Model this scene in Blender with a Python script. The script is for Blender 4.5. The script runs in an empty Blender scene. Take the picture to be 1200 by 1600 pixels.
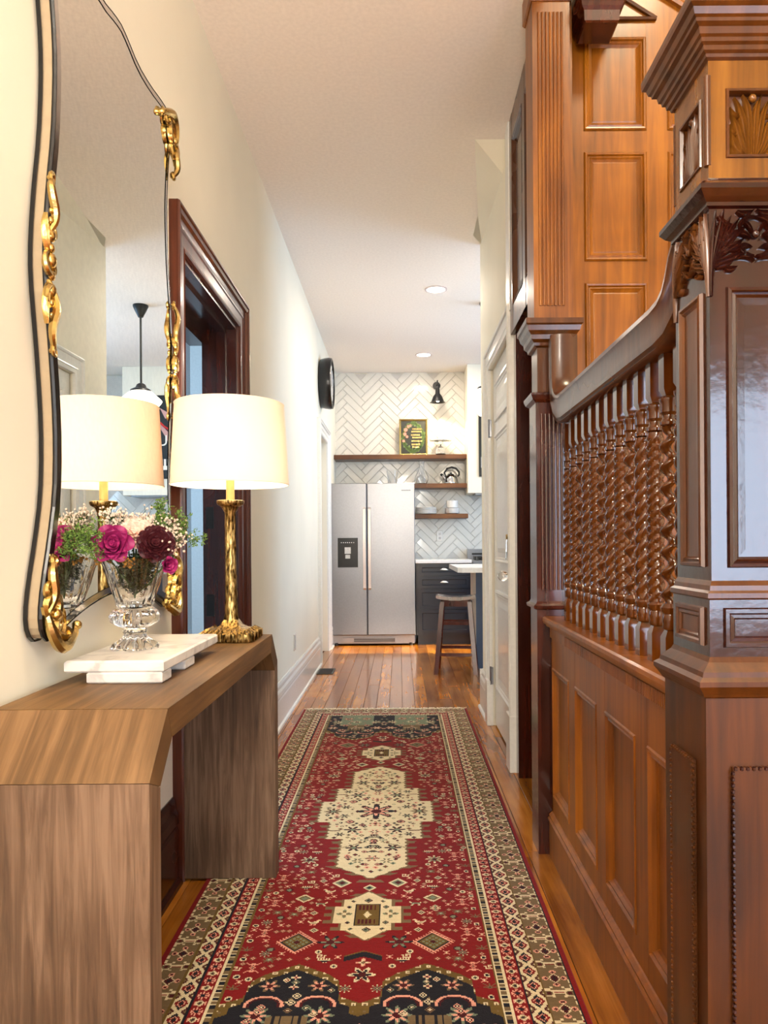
import bpy, math, random
import numpy as np
from mathutils import Vector, Matrix
random.seed(7)
PI = math.pi
H = 3.09            # ceiling height
C = bpy.context.scene.collection
S = bpy.context.scene

# ------------------------------------------------------------------ camera
cd = bpy.data.cameras.new('camera'); cam = bpy.data.objects.new('camera', cd); C.objects.link(cam)
cam.location = (0, 0, 1.1); cam.rotation_euler = (PI/2, 0.007, 0)
cd.sensor_fit = 'HORIZONTAL'; cd.sensor_width = 36; cd.lens = 36*1155/1200
cd.shift_x = -25/1200; cd.shift_y = 48/1200; cd.clip_start = .02
S.camera = cam
# ------------------------------------------------------------------ world, exposure
w = bpy.data.worlds.new('world'); S.world = w; w.use_nodes = True
w.node_tree.nodes['Background'].inputs[0].default_value = (.55, .72, 1, 1)
w.node_tree.nodes['Background'].inputs[1].default_value = 1.0
S.view_settings.view_transform = 'Standard'; S.view_settings.look = 'None'
S.view_settings.gamma = 1; S.view_settings.use_curve_mapping = False
S.view_settings.exposure = 1.15

def area(name, loc, size, power, color, rot, sizey=None):
    l = bpy.data.lights.new(name, 'AREA'); l.energy = power; l.color = color; l.size = size
    if sizey: l.shape = 'RECTANGLE'; l.size_y = sizey
    o = bpy.data.objects.new(name, l); C.objects.link(o); o.location = loc; o.rotation_euler = rot
    return o
WARM = (1, .80, .56); COOL = (.62, .78, 1); DAY = (.93, .96, 1)
area('front_window_light', (2.1, -2.5, 1.35), 1.3, 40, (.56, .74, 1), (PI/2, 0, 0), 1.5)
area('front_door_light', (-.1, -2.5, 1.5), .9, 30, (1, .97, .9), (PI/2, 0, 0), 2.0)
hl_ = bpy.data.lights.new('foyer_fill', 'POINT'); hl_.energy = 58; hl_.color = (1, .92, .79); hl_.shadow_soft_size = .16  # unseen lamp added behind the camera to brighten the ceiling
ho_ = bpy.data.objects.new('foyer_fill', hl_); C.objects.link(ho_); ho_.location = (-.05, -.5, 2.45)
area('stairwell_fill', (1.35, .9, 4.5), .6, 40, (1, .86, .58), (0, 0, 0))  # unseen warm light added above the stairs to gild the panels
area('kitchen_window_light', (3.1, 6.2, 1.75), 2.0, 40, (.38, .64, 1), (0, PI/2, 0), 1.5)
area('side_room_window_light', (-3.2, 4.2, 1.7), 1.6, 42, (.42, .68, 1), (0, -PI/2, 0), 1.6)
sun = bpy.data.lights.new('sun', 'SUN'); sun.energy = 9; sun.color = (1, .86, .62); sun.angle = .02
so = bpy.data.objects.new('sun', sun); C.objects.link(so)
so.rotation_euler = Vector((-1, .03, -.44)).to_track_quat('-Z', 'Y').to_euler()

# ------------------------------------------------------------------ helpers
def lin(r, g, b):
    f = lambda c: (c/255/12.92) if c/255 <= .04045 else ((c/255+.055)/1.055)**2.4
    return (f(r), f(g), f(b), 1)
class N:
    def __init__(s, name):
        s.m = bpy.data.materials.new(name); s.m.use_nodes = True; s.t = s.m.node_tree
        s.b = s.t.nodes['Principled BSDF']
    def n(s, ty, **k):
        x = s.t.nodes.new(ty)
        for a, v in k.items():
            if a.startswith('i_'): x.inputs[a[2:].replace('_', ' ')].default_value = v
            else: setattr(x, a, v)
        return x
    def l(s, a, b): s.t.links.new(a, b)
    def set(s, **k):
        for a, v in k.items(): s.b.inputs[a.replace('_', ' ')].default_value = v
        return s
def ramp(g, fac, stops):
    r = g.n('ShaderNodeValToRGB'); g.l(fac, r.inputs[0])
    e = r.color_ramp.elements
    while len(e) < len(stops): e.new(.5)
    for i, (p, c) in enumerate(stops): e[i].position = p; e[i].color = c
    return r.outputs[0]
def plain(name, col, rough=.5, metal=0, bump=0, bs=60, coat=0, **k):
    g = N(name); g.set(Base_Color=col, Roughness=rough, Metallic=metal, Coat_Weight=coat)
    if bump or True:
        tc = g.n('ShaderNodeTexCoord'); no = g.n('ShaderNodeTexNoise', i_Scale=bs, i_Detail=4.0)
        g.l(tc.outputs['Object'], no.inputs['Vector'])
        c2 = tuple(x*.94 for x in col[:3])+(1,)
        g.l(ramp(g, no.outputs['Fac'], [(.35, c2), (.65, col)]), g.b.inputs['Base Color'])
        if bump:
            bu = g.n('ShaderNodeBump', i_Strength=bump, i_Distance=.002)
            g.l(no.outputs['Fac'], bu.inputs['Height']); g.l(bu.outputs[0], g.b.inputs['Normal'])
    for a, v in k.items(): g.b.inputs[a.replace('_', ' ')].default_value = v
    return g.m
def wood(name, dark, mid, light, axis=2, rough=.3, coat=.3, bump=.15, scale=1.0, knots=False, blot=0, rand=False):
    g = N(name); tc = g.n('ShaderNodeTexCoord'); mp = g.n('ShaderNodeMapping')
    sc = [28*scale]*3; 
    for ax_ in (axis if isinstance(axis, tuple) else (axis,)): sc[ax_] = 1.6*scale
    mp.inputs['Scale'].default_value = sc
    src = tc.outputs['Object']
    if rand:
        oi = g.n('ShaderNodeObjectInfo'); mul = g.n('ShaderNodeVectorMath', operation='SCALE')
        cx = g.n('ShaderNodeCombineXYZ'); g.l(oi.outputs['Random'], cx.inputs[0]); g.l(oi.outputs['Random'], cx.inputs[1]); g.l(oi.outputs['Random'], cx.inputs[2])
        g.l(cx.outputs[0], mul.inputs[0]); mul.inputs['Scale'].default_value = 37
        ad = g.n('ShaderNodeVectorMath', operation='ADD'); g.l(src, ad.inputs[0]); g.l(mul.outputs[0], ad.inputs[1]); src = ad.outputs[0]
    g.l(src, mp.inputs['Vector'])
    no = g.n('ShaderNodeTexNoise', i_Scale=1.0, i_Detail=6.0, i_Roughness=.6, i_Distortion=.6); g.l(mp.outputs[0], no.inputs['Vector'])
    big = g.n('ShaderNodeTexNoise', i_Scale=2.4, i_Detail=3.0); g.l(src, big.inputs['Vector'])
    mx = g.n('ShaderNodeMath', operation='MULTIPLY_ADD'); mx.inputs[1].default_value = .55
    g.l(no.outputs['Fac'], mx.inputs[0]); m2 = g.n('ShaderNodeMath', operation='MULTIPLY'); m2.inputs[1].default_value = .45
    g.l(big.outputs['Fac'], m2.inputs[0]); g.l(m2.outputs[0], mx.inputs[2])
    col = ramp(g, mx.outputs[0], [(.36, dark), (.5, mid), (.64, light)])
    if rand:
        hv = g.n('ShaderNodeHueSaturation'); mr = g.n('ShaderNodeMapRange'); mr.inputs[3].default_value = .72; mr.inputs[4].default_value = 1.2
        g.l(oi.outputs['Random'], mr.inputs[0]); g.l(mr.outputs[0], hv.inputs['Value']); g.l(col, hv.inputs['Color']); col = hv.outputs[0]
    if knots:
        vo = g.n('ShaderNodeTexVoronoi', i_Scale=3.3); mk = g.n('ShaderNodeMapping'); k = [1, 1, 1]; k[axis if not isinstance(axis, tuple) else axis[0]] = .45; mk.inputs['Scale'].default_value = k
        g.l(src, mk.inputs['Vector']); g.l(mk.outputs[0], vo.inputs['Vector'])
        kr = ramp(g, vo.outputs['Distance'], [(.03, (0, 0, 0, 1)), (.075, (1, 1, 1, 1))])
        mm = g.n('ShaderNodeMix', data_type='RGBA'); mm.inputs[6].default_value = tuple(x*.35 for x in dark[:3])+(1,)
        g.l(kr, mm.inputs[0]); g.l(col, mm.inputs[7]); col = mm.outputs[2]
    g.l(col, g.b.inputs['Base Color'])
    rr = g.n('ShaderNodeMapRange'); rr.inputs[3].default_value = rough*.75; rr.inputs[4].default_value = rough*1.3
    g.l(big.outputs['Fac'], rr.inputs[0]); g.l(rr.outputs[0], g.b.inputs['Roughness'])
    bu = g.n('ShaderNodeBump', i_Strength=bump, i_Distance=.002); g.l(no.outputs['Fac'], bu.inputs['Height'])
    last = bu
    if blot:
        n3 = g.n('ShaderNodeTexNoise', i_Scale=45.0, i_Detail=3.0); g.l(src, n3.inputs['Vector'])
        b2 = g.n('ShaderNodeBump', i_Strength=blot, i_Distance=.003); g.l(n3.outputs['Fac'], b2.inputs['Height']); g.l(bu.outputs[0], b2.inputs['Normal']); last = b2
    g.l(last.outputs[0], g.b.inputs['Normal'])
    g.set(Coat_Weight=coat, Coat_Roughness=.12, Specular_IOR_Level=.35)
    return g.m
def glass(name, col=(1, 1, 1, 1), rough=.0, ior=1.45):
    g = N(name); g.set(Base_Color=col, Roughness=rough, IOR=ior, Transmission_Weight=1.0); 
    return g.m
def emit(name, col, s):
    g = N(name); g.set(Base_Color=col, Emission_Color=col, Emission_Strength=s); return g.m

WO = {}
def wloc(o): return WO[o.name] if o is not None else Vector((0, 0, 0))
class MB:
    def __init__(s): s.v = []; s.f = []
    def add(s, vs, fs):
        k = len(s.v); s.v += [tuple(p) for p in vs]; s.f += [tuple(i+k for i in f) for f in fs]
    def box(s, x0, y0, z0, x1, y1, z1, T=None, bev=0):
        if bev:
            b = bev; L = []
            for w_, i in ((z0, b), (z0+b, 0), (z1-b, 0), (z1, b)):
                L.append([(x0+i, y0+i, w_), (x1-i, y0+i, w_), (x1-i, y1-i, w_), (x0+i, y1-i, w_)])
            if T: L = [[T(*p) for p in l] for l in L]
            s.loft(L, caps=True); return
        vs = [(x0, y0, z0), (x1, y0, z0), (x1, y1, z0), (x0, y1, z0), (x0, y0, z1), (x1, y0, z1), (x1, y1, z1), (x0, y1, z1)]
        if T: vs = [T(*p) for p in vs]
        s.add(vs, [(3, 2, 1, 0), (4, 5, 6, 7), (0, 1, 5, 4), (1, 2, 6, 5), (2, 3, 7, 6), (3, 0, 4, 7)])
    def loft(s, loops, closed=True, caps=False):
        n = len(loops[0]); vs = [p for l in loops for p in l]; fs = []
        for i in range(len(loops)-1):
            for j in range(n if closed else n-1):
                k = (j+1) % n
                fs.append((i*n+j, i*n+k, (i+1)*n+k, (i+1)*n+j))
        if caps: fs += [tuple(reversed(range(n))), tuple(range((len(loops)-1)*n, len(loops)*n))]
        s.add(vs, fs)
    def lathe(s, prof, c=(0, 0, 0), n=24, flute=None, ax='z'):
        L = []
        for r, z in prof:
            l = []
            for i in range(n):
                a = 2*PI*i/n; rr = r
                if flute: rr = r*(1+flute(a, z))
                p = (rr*math.cos(a), rr*math.sin(a), z)
                if ax == 'y': p = (p[0], -p[2], p[1])
                if ax == 'x': p = (p[2], p[0], p[1])
                l.append((c[0]+p[0], c[1]+p[1], c[2]+p[2]))
            L.append(l)
        s.loft(L, caps=True)
    def tube(s, pts, r, n=8):
        pts = [Vector(p) for p in pts]; L = []
        up = None
        for i, p in enumerate(pts):
            t = (pts[min(i+1, len(pts)-1)]-pts[max(i-1, 0)]).normalized()
            if up is None: up = t.orthogonal().normalized()
            a = (up-t*up.dot(t))
            a = a.normalized() if a.length > 1e-6 else t.orthogonal().normalized()
            up = a; b = t.cross(a); rr = r[i] if isinstance(r, (list, tuple)) else r
            L.append([tuple(p+(a*math.cos(2*PI*j/n)+b*math.sin(2*PI*j/n))*rr) for j in range(n)])
        s.loft(L, caps=True)
    def ball(s, c, r, n=8, sc=(1, 1, 1)):
        m = max(3, n//2); L = []
        for i in range(1, m):
            th = PI*i/m
            L.append([(c[0]+sc[0]*r*math.sin(th)*math.cos(2*PI*j/n), c[1]+sc[1]*r*math.sin(th)*math.sin(2*PI*j/n), c[2]+sc[2]*r*math.cos(th)) for j in range(n)])
        k = len(s.v); s.loft(L); 
        e = len(s.v); s.v += [(c[0], c[1], c[2]+r*sc[2]), (c[0], c[1], c[2]-r*sc[2])]
        for j in range(n):
            s.f.append((e, k+j, k+(j+1) % n)); s.f.append((e+1, k+(m-2)*n+(j+1) % n, k+(m-2)*n+j))
    def ring(s, T, r, prof, close=True):
        """moulding around rectangle r=(u0,v0,u1,v1); prof=(inset, height)"""
        u0, v0, u1, v1 = r
        s.loft([[T(u0+i, v0+i, h), T(u1-i, v0+i, h), T(u1-i, v1-i, h), T(u0+i, v1-i, h)] for i, h in prof])
        if close:
            k = len(s.v); s.f.append((k-4, k-3, k-2, k-1))
    def sq(s, cx, cy, prof, caps=True):
        s.loft([[(cx-h, cy-h, z), (cx+h, cy-h, z), (cx+h, cy+h, z), (cx-h, cy+h, z)] for h, z in prof], caps=caps)
    def prism(s, poly, T, w0, w1):
        s.loft([[T(u, v, w0) for u, v in poly], [T(u, v, w1) for u, v in poly]], caps=True)
    def lobe(s, T, pts, w, h, w0=0, n=9):
        """carved leaf lobe along a bezier in the plane"""
        P = [Vector(p) for p in pts]; L = []
        for i in range(n+1):
            t = i/n
            if len(P) == 3: p = (1-t)**2*P[0]+2*t*(1-t)*P[1]+t*t*P[2]; d = 2*(1-t)*(P[1]-P[0])+2*t*(P[2]-P[1])
            else: p = (1-t)**3*P[0]+3*t*(1-t)**2*P[1]+3*t*t*(1-t)*P[2]+t**3*P[3]; d = 3*(1-t)**2*(P[1]-P[0])+6*t*(1-t)*(P[2]-P[1])+3*t*t*(P[3]-P[2])
            d = d.normalized() if d.length > 1e-9 else Vector((1, 0)); q = Vector((-d.y, d.x))
            ww = w*(.25+.75*math.sin(PI*min(1, t*.85+.12)))*(1-.85*max(0, (t-.8)/.2)); hh = h*(.5+.5*math.sin(PI*(.15+.8*t)))+h*.25*t
            L.append([T(*(p+q*ww*k), w0+hh*e) for k, e in ((-1, 0), (-.85, .7), (-.45, 1), (0, .55), (.45, 1), (.85, .7), (1, 0))])
        s.loft(L, closed=False)
def mesh(mb, off, smooth=False, auto=None):
    me = bpy.data.meshes.new('m')
    me.from_pydata([(a-off[0], b-off[1], c-off[2]) for a, b, c in mb.v], [], mb.f); me.validate(); me.update()
    if smooth:
        me.polygons.foreach_set('use_smooth', [True]*len(me.polygons))
        me.set_sharp_from_angle(angle=auto or .7)
    return me
def fixn(me):
    import bmesh
    bm = bmesh.new(); bm.from_mesh(me); bmesh.ops.recalc_face_normals(bm, faces=bm.faces); bm.to_mesh(me); bm.free()
def obj(name, mb, mat, parent=None, smooth=False, origin=None, stuff=False, **props):
    if parent is not None: off = wloc(parent)
    else:
        a = np.array(mb.v); off = Vector(origin) if origin else Vector(((a[:, 0].min()+a[:, 0].max())/2, (a[:, 1].min()+a[:, 1].max())/2, a[:, 2].min()))
    me = mesh(mb, off); fixn(me)
    if smooth:
        me.polygons.foreach_set('use_smooth', [True]*len(me.polygons)); me.set_sharp_from_angle(angle=.75)
    me.name = name; me.materials.append(mat)
    o = bpy.data.objects.new(name, me); C.objects.link(o)
    if parent is not None: o.parent = parent; WO[o.name] = wloc(parent)
    else: o.location = off; WO[o.name] = off
    if stuff: o['kind'] = 'stuff'
    for k, v in props.items(): o[k] = v
    return o
def thing(name, label, cat, loc=(0, 0, 0), group=None, kind=None):
    o = bpy.data.objects.new(name, None); C.objects.link(o); o.location = loc; WO[o.name] = Vector(loc)
    o.empty_display_size = .05
    if label: o['label'] = label
    if cat: o['category'] = cat
    if group: o['group'] = group
    if kind: o['kind'] = kind
    return o
def tag(o, label, cat, group=None):
    o['label'] = label; o['category'] = cat
    if group: o['group'] = group
    return o
def struct(name, mb, mat, **k):
    o = obj(name, mb, mat, **k); o['kind'] = 'structure'; return o
def bx(*a, **k):
    m = MB(); m.box(*a, **k); return m
def tree(o, parent=None):
    c = o.copy(); C.objects.link(c); c.parent = parent
    for ch in o.children: tree(ch, c)
    return c
def inst(src, name, loc, parent, rot=None, scale=None):
    c = src.copy(); c.name = name; C.objects.link(c); c.parent = parent; c.location = Vector(loc)-wloc(parent)
    if rot is not None: c.rotation_euler = rot
    if scale is not None: c.scale = scale
    return c
# planes: face towards -Y (camera), towards -X (hall side), towards +X
def FY(y0): return lambda u, v, w: (u, y0-w, v)
def FX(x0): return lambda u, v, w: (x0-w, u, v)
def PX(x0): return lambda u, v, w: (x0+w, u, v)
def FYb(y0): return lambda u, v, w: (u, y0+w, v)

# ------------------------------------------------------------------ materials
M = {}
M['wall'] = plain('cream_wall_paint', lin(238, 232, 214), .75, bs=1.5)
M['ceil'] = plain('ceiling_paint', lin(244, 234, 224), .85)
M['room'] = plain('side_room_paint', lin(214, 216, 214), .8)
M['white'] = plain('white_gloss_paint', lin(232, 231, 226), .28, bump=.05, coat=.3)
M['honey'] = wood('honey_varnished_wood', lin(88, 48, 2), lin(122, 68, 5), lin(148, 88, 10), 2, .34, .15, .08, 1.0, blot=.05)
M['oak'] = wood('oak_pilaster_wood', lin(74, 36, 6), lin(116, 64, 12), lin(142, 86, 24), 2, .36, .12, .25)
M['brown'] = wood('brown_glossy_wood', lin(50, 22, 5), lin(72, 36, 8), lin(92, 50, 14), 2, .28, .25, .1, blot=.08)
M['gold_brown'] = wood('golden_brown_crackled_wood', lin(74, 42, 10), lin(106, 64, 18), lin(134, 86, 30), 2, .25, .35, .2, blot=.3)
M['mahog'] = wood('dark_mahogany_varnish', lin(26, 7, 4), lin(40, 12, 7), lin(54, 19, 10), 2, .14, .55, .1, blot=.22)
M['wains'] = wood('russet_wainscot_wood', lin(88, 44, 4), lin(120, 64, 7), lin(140, 80, 14), 2, .4, .06, .08)
M['plinthw'] = wood('russet_plinth_wood', lin(46, 21, 1), lin(70, 34, 2), lin(90, 47, 5), 2, .42, .04, .1, blot=.06)
M['red'] = wood('red_mahogany', lin(34, 8, 3), lin(54, 16, 6), lin(72, 26, 10), 2, .25, .5, .08)
M['casing'] = wood('brown_red_door_casing', lin(52, 18, 8), lin(78, 32, 14), lin(96, 44, 22), 2, .3, .2, .06)
M['twist'] = wood('twisted_baluster_wood', lin(60, 26, 3), lin(82, 40, 6), lin(104, 54, 10), 2, .15, .5, .03)
M['dark'] = plain('closet_shade_floor_base', lin(26, 8, 6), .6)  # base under the boards; on the closet walls it stands in for shade
M['pine'] = wood('weathered_pine', lin(60, 43, 30), lin(92, 69, 50), lin(126, 100, 78), 2, .55, 0, .5, 2.2, knots=True)
M['pinetop'] = wood('weathered_pine_along', lin(72, 48, 24), lin(104, 74, 40), lin(132, 98, 58), 1, .5, 0, .3, 1.8, knots=True)
M['pineang'] = wood('weathered_pine_corner', lin(68, 48, 26), lin(98, 70, 40), lin(126, 94, 60), (1, 2), .55, 0, .4, 1.8)
M['floor'] = wood('amber_floor_board', lin(118, 62, 12), lin(162, 96, 26), lin(192, 124, 46), 1, .2, .3, .08, .8, rand=True)
M['shelf'] = wood('walnut_shelf', lin(60, 28, 8), lin(92, 50, 18), lin(118, 70, 30), 0, .4, .1, .2)
M['stool'] = wood('red_brown_stool', lin(52, 14, 8), lin(78, 24, 14), lin(96, 36, 22), 2, .2, .5, .05)
g = N('antique_brass'); tc = g.n('ShaderNodeTexCoord'); mp = g.n('ShaderNodeMapping'); mp.inputs['Scale'].default_value = (150, 150, 38)
no = g.n('ShaderNodeTexNoise', i_Scale=1.0, i_Detail=3.0); g.l(tc.outputs['Object'], mp.inputs[0]); g.l(mp.outputs[0], no.inputs['Vector'])
g.l(ramp(g, no.outputs['Fac'], [(.36, lin(58, 42, 20)), (.47, lin(140, 112, 62)), (.62, lin(206, 178, 116))]), g.b.inputs['Base Color'])
bu = g.n('ShaderNodeBump', i_Strength=.9, i_Distance=.004); g.l(no.outputs['Fac'], bu.inputs['Height']); g.l(bu.outputs[0], g.b.inputs['Normal'])
g.set(Metallic=1, Roughness=.32); M['brass'] = g.m
M['gold'] = plain('gilt_metal', lin(200, 170, 104), .26, 1, .3, 120)
M['black'] = plain('black_metal', lin(16, 15, 16), .4)
M['blackp'] = plain('black_plastic', lin(10, 10, 12), .25)
M['steel'] = plain('stainless_steel', lin(146, 147, 152), .3, .9)
M['chrome'] = plain('chrome', lin(220, 220, 220), .12, 1)
M['mirror'] = plain('mirror_silvering', (.93, .95, .92, 1), .0, 1)
M['mirror'].node_tree.nodes['Principled BSDF'].inputs['Roughness'].default_value = 0.0
M['glass'] = glass('clear_crystal', ior=1.5)
M['glass2'] = glass('thin_clear_glass', ior=1.3)
M['navy'] = plain('dark_navy_paint', lin(24, 28, 40), .3, coat=.3)
M['counter'] = plain('white_quartz', lin(238, 236, 232), .2)
M['ceramic'] = plain('white_ceramic', lin(235, 230, 222), .2)
M['tilem'] = plain('glazed_white_tile', lin(226, 222, 212), .1, bump=.25, bs=14, coat=.5)
M['grout'] = plain('grout', lin(206, 201, 192), .9)
g = N('marble'); tc = g.n('ShaderNodeTexCoord'); no = g.n('ShaderNodeTexNoise', i_Scale=9.0, i_Detail=7.0, i_Distortion=1.8)
g.l(tc.outputs['Object'], no.inputs['Vector'])
g.l(ramp(g, no.outputs['Fac'], [(.36, lin(186, 180, 176)), (.47, lin(216, 210, 204)), (.7, lin(226, 221, 214))]), g.b.inputs['Base Color'])
g.set(Roughness=.3, Subsurface_Weight=.0); M['marble'] = g.m
def shade_mat():
    g = N('linen_shade'); g.t.nodes.remove(g.b); o = g.t.nodes['Material Output']
    a = g.n('ShaderNodeBsdfTranslucent'); b = g.n('ShaderNodeBsdfDiffuse'); mx = g.n('ShaderNodeMixShader'); mx.inputs[0].default_value = .70
    a.inputs[0].default_value = lin(236, 216, 200); b.inputs[0].default_value = lin(250, 240, 225)
    tc = g.n('ShaderNodeTexCoord'); no = g.n('ShaderNodeTexNoise', i_Scale=500.0); g.l(tc.outputs['Object'], no.inputs['Vector'])
    bu = g.n('ShaderNodeBump', i_Strength=.2, i_Distance=.001); g.l(no.outputs['Fac'], bu.inputs['Height']); g.l(bu.outputs[0], b.inputs['Normal'])
    g.l(a.outputs[0], mx.inputs[1]); g.l(b.outputs[0], mx.inputs[2]); g.l(mx.outputs[0], o.inputs[0]); return g.m
M['shade'] = shade_mat()
M['bulb'] = emit('lit_bulb', (1, .82, .55, 1), 12)
M['opal'] = emit('lit_opal_glass', (1, .93, .80, 1), 2.2)
M['led'] = emit('lit_downlight', (1, .90, .78, 1), 4)

# ------------------------------------------------------------------ room shell
# floor: dark base with individual boards
sub = struct('floor', bx(-4.2, -2.7, -.06, 3.3, 9, -.012), M['dark'])
pw = .0875
x = -.78; k = 0
while x < 3.1:
    w_ = pw
    ymin = -.2 if x < .62 else 4.95
    y = ymin - random.random()*1.5*(x < .62)
    while y < 8.6:
        L = 2.0+random.random()*1.8
        y1 = min(y+L, 8.64)
        if 8.64-y1 < .5: y1 = 8.64
        if y1 > max(ymin, .6) or x > .62:
            m = MB(); m.box(x+.0009, max(y, ymin)+.001, -.012, x+w_-.0009, y1-.001, 0, bev=.0012)
            obj('floorboard', m, M['floor'], sub)
        y = y1
    x += pw
m = MB(); m.box(-4.2, -2.7, -.011, 3.3, -.2, -.001); m.box(.75, -.2, -.011, 3.3, 4.94, -.001); m.box(-4.2, -.2, -.011, -.79, 8.6, -.001)
obj('floor_boards_beyond', m, M['floor'], sub, stuff=True)

# (walls)
def wallbox(name, mat, *boxes, **k):
    m = MB()
    for b in boxes: m.box(*b)
    return struct(name, m, mat, **k)
# left wall with door opening Y 2.55..3.38, Z..2.1 and white doorway Y 6.83..7.55
wallbox('wall_left', M['wall'], (-.89, -2.6, 0, -.745, 2.53, H), (-.89, 2.53, 2.1, -.745, 3.40, H), (-.89, 3.40, 0, -.745, 6.83, H),
        (-.89, 6.83, 2.13, -.745, 7.55, H), (-.89, 7.55, 0, -.745, 8.8, H))
wallbox('wall_right', M['wall'], (.55, 3.5, 0, .66, 3.62, H), (.55, 3.62, 2.13, .66, 4.44, H), (.55, 4.44, 0, .66, 4.95, H))
wallbox('wall_kitchen_near', M['wall'], (.66, 4.83, 0, 3.2, 4.95, H))
wallbox('wall_kitchen_right', M['wall'], (3.2, 4.83, 0, 3.3, 5.3, H), (3.2, 5.3, 0, 3.3, 7.15, .95), (3.2, 5.3, 2.5, 3.3, 7.15, H), (3.2, 7.15, 0, 3.3, 7.25, H),
        (3.2, 7.25, 0, 3.3, 7.85, 1.05), (3.2, 7.25, 1.75, 3.3, 7.85, H), (3.2, 7.85, 0, 3.3, 8.8, H))
wallbox('wall_far', M['wall'], (-.745, 8.665, 0, 3.2, 8.8, H))
wallbox('wall_back', M['wall'], (-.89, -2.7, 0, 3.1, -2.6, 4.7))
wallbox('wall_foyer_right', M['wall'], (3.0, -2.6, 0, 3.1, 2.8, 4.7))
wallbox('wall_stairwell', M['wall'], (.50, -2.6, H+.12, .56, 2.75, 4.7))
wallbox('ceiling', M['ceil'], (-.89, -2.6, H, .56, 2.72, H+.12), (-.89, 2.72, H, .56, 2.86, H+.12), (-.89, 2.86, H, 3.3, 8.8, H+.12))
wallbox('ceiling_stairwell', M['ceil'], (.5, -2.7, 4.7, 3.1, 2.9, 4.8))
# closet box behind the opening, its shade put into near-black walls
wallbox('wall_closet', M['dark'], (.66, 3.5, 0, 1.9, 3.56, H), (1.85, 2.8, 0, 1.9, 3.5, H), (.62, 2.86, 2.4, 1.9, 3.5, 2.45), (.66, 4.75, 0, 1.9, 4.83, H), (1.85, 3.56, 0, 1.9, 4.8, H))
# side room behind left door
wallbox('wall_side_room', M['room'], (-4.2, 7.3, 0, -.89, 7.4, H), (-4.3, 1.5, 0, -4.2, 7.4, H), (-4.2, 1.4, 0, -.89, 1.5, H), (-1.75, 6.2, 0, -1.6, 7.3, H))
wallbox('ceiling_side_room', M['ceil'], (-4.3, 1.4, H, -.89, 7.4, H+.1))
wallbox('baseboard_side_room', M['white'], (-4.2, 7.275, 0, -.89, 7.3, .26), (-1.6, 6.2, 0, -1.585, 7.3, .26))
# sloped soffit under the upper stair
m = MB(); A, B, Cc, D, E_ = (.34, 3.6, H+.02), (.56, 3.6, H+.02), (.56, 3.86, H-.08), (.34, 4.5, H+.02), (.56, 4.94, H-.01)
m.add([A, B, Cc, D, E_], [(0, 1, 2), (0, 2, 4, 3), (0, 3, 4, 1), (1, 4, 2)])
struct('ceiling_soffit', m, M['wall'])

# baseboards
def base_prof(T, u0, u1, m, h=.255, th=.022):
    pr = [(0, 0), (0, th), (h*.62, th), (h*.66, th*.8), (h*.70, th*1.05), (h*.8, th*.95), (h*.86, th*.6), (h*.94, th*.55), (h, th*.2), (h, 0)]
    m.loft([[T(u, z, w) for z, w in pr] for u in (u0, u1)], caps=True)
    m.loft([[T(u, z, w) for z, w in [(0, th), (0, th+.014), (.012, th+.011), (.018, th)]] for u in (u0, u1)], caps=True)
m = MB(); base_prof(PX(-.745), 3.53, 6.69, m); base_prof(PX(-.745), 7.68, 8.6, m); struct('baseboard_left', m, M['white'])
m = MB(); base_prof(FX(.55), 4.54, 4.95, m); m.box(.53, 4.95, 0, .66, 4.97, .25); struct('baseboard_right', m, M['white'])
m = MB(); base_prof(PX(-.745), -2.6, 2.40, m, .28, .02); struct('baseboard_hall', m, M['red'])
m = MB(); base_prof(FX(3.2), 4.95, 7.8, m); struct('baseboard_kitchen', m, M['white'])

# three sided casing round an opening (u0,u1,top) swept with mitres; prof (outward, height)
def casing(mb, T, u0, u1, top, prof):
    L = []
    for o_, h in prof:
        L.append([T(u0-o_, 0, h), T(u0-o_, top+o_, h), T(u1+o_, top+o_, h), T(u1+o_, 0, h)])
    n = len(L); mb.loft([[L[i][j] for i in range(n)] for j in range(4)], closed=True, caps=True)
CP = [(0, 0), (0, .014), (.006, .018), (.012, .014), (.016, .016), (.05, .017), (.055, .021), (.062, .021), (.066, .016), (.075, .018), (.09, .020), (.095, .03), (.104, .034), (.112, .03), (.115, .036), (.122, .036), (.125, .03), (.125, 0)]
# --- left mahogany doorway
d1 = thing('door_1', None, None, (-.745, 2.97, 0), kind='structure')
m = MB(); casing(m, PX(-.745), 2.53, 3.40, 2.10, CP); obj('door_casing', m, M['casing'], d1)
m = MB(); m.box(-.90, 2.53, 0, -.745, 2.55, 2.10); obj('jamb', m, M['casing'], d1)
m = MB(); m.box(-.90, 3.38, 0, -.743, 3.40, 2.10); m.box(-.83, 3.365, 0, -.79, 3.38, 2.08); obj('jamb', m, M['red'], d1)
m = MB(); m.box(-.90, 2.55, 2.08, -.743, 3.38, 2.10); m.box(-.83, 2.55, 2.065, -.79, 3.38, 2.08); obj('head_jamb', m, M['red'], d1)
for z in (1.22, .82):
    m = MB(); m.box(-.885, 3.376, z-.05, -.85, 3.381, z+.05); o = obj('strike_plate', m, M['black'], d1)
# transom panel at head (deep dark soffit of the frame)
m = MB(); m.box(-.97, 2.5, 2.02, -.90, 3.43, 2.12); obj('head_board', m, M['red'], d1)
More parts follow.
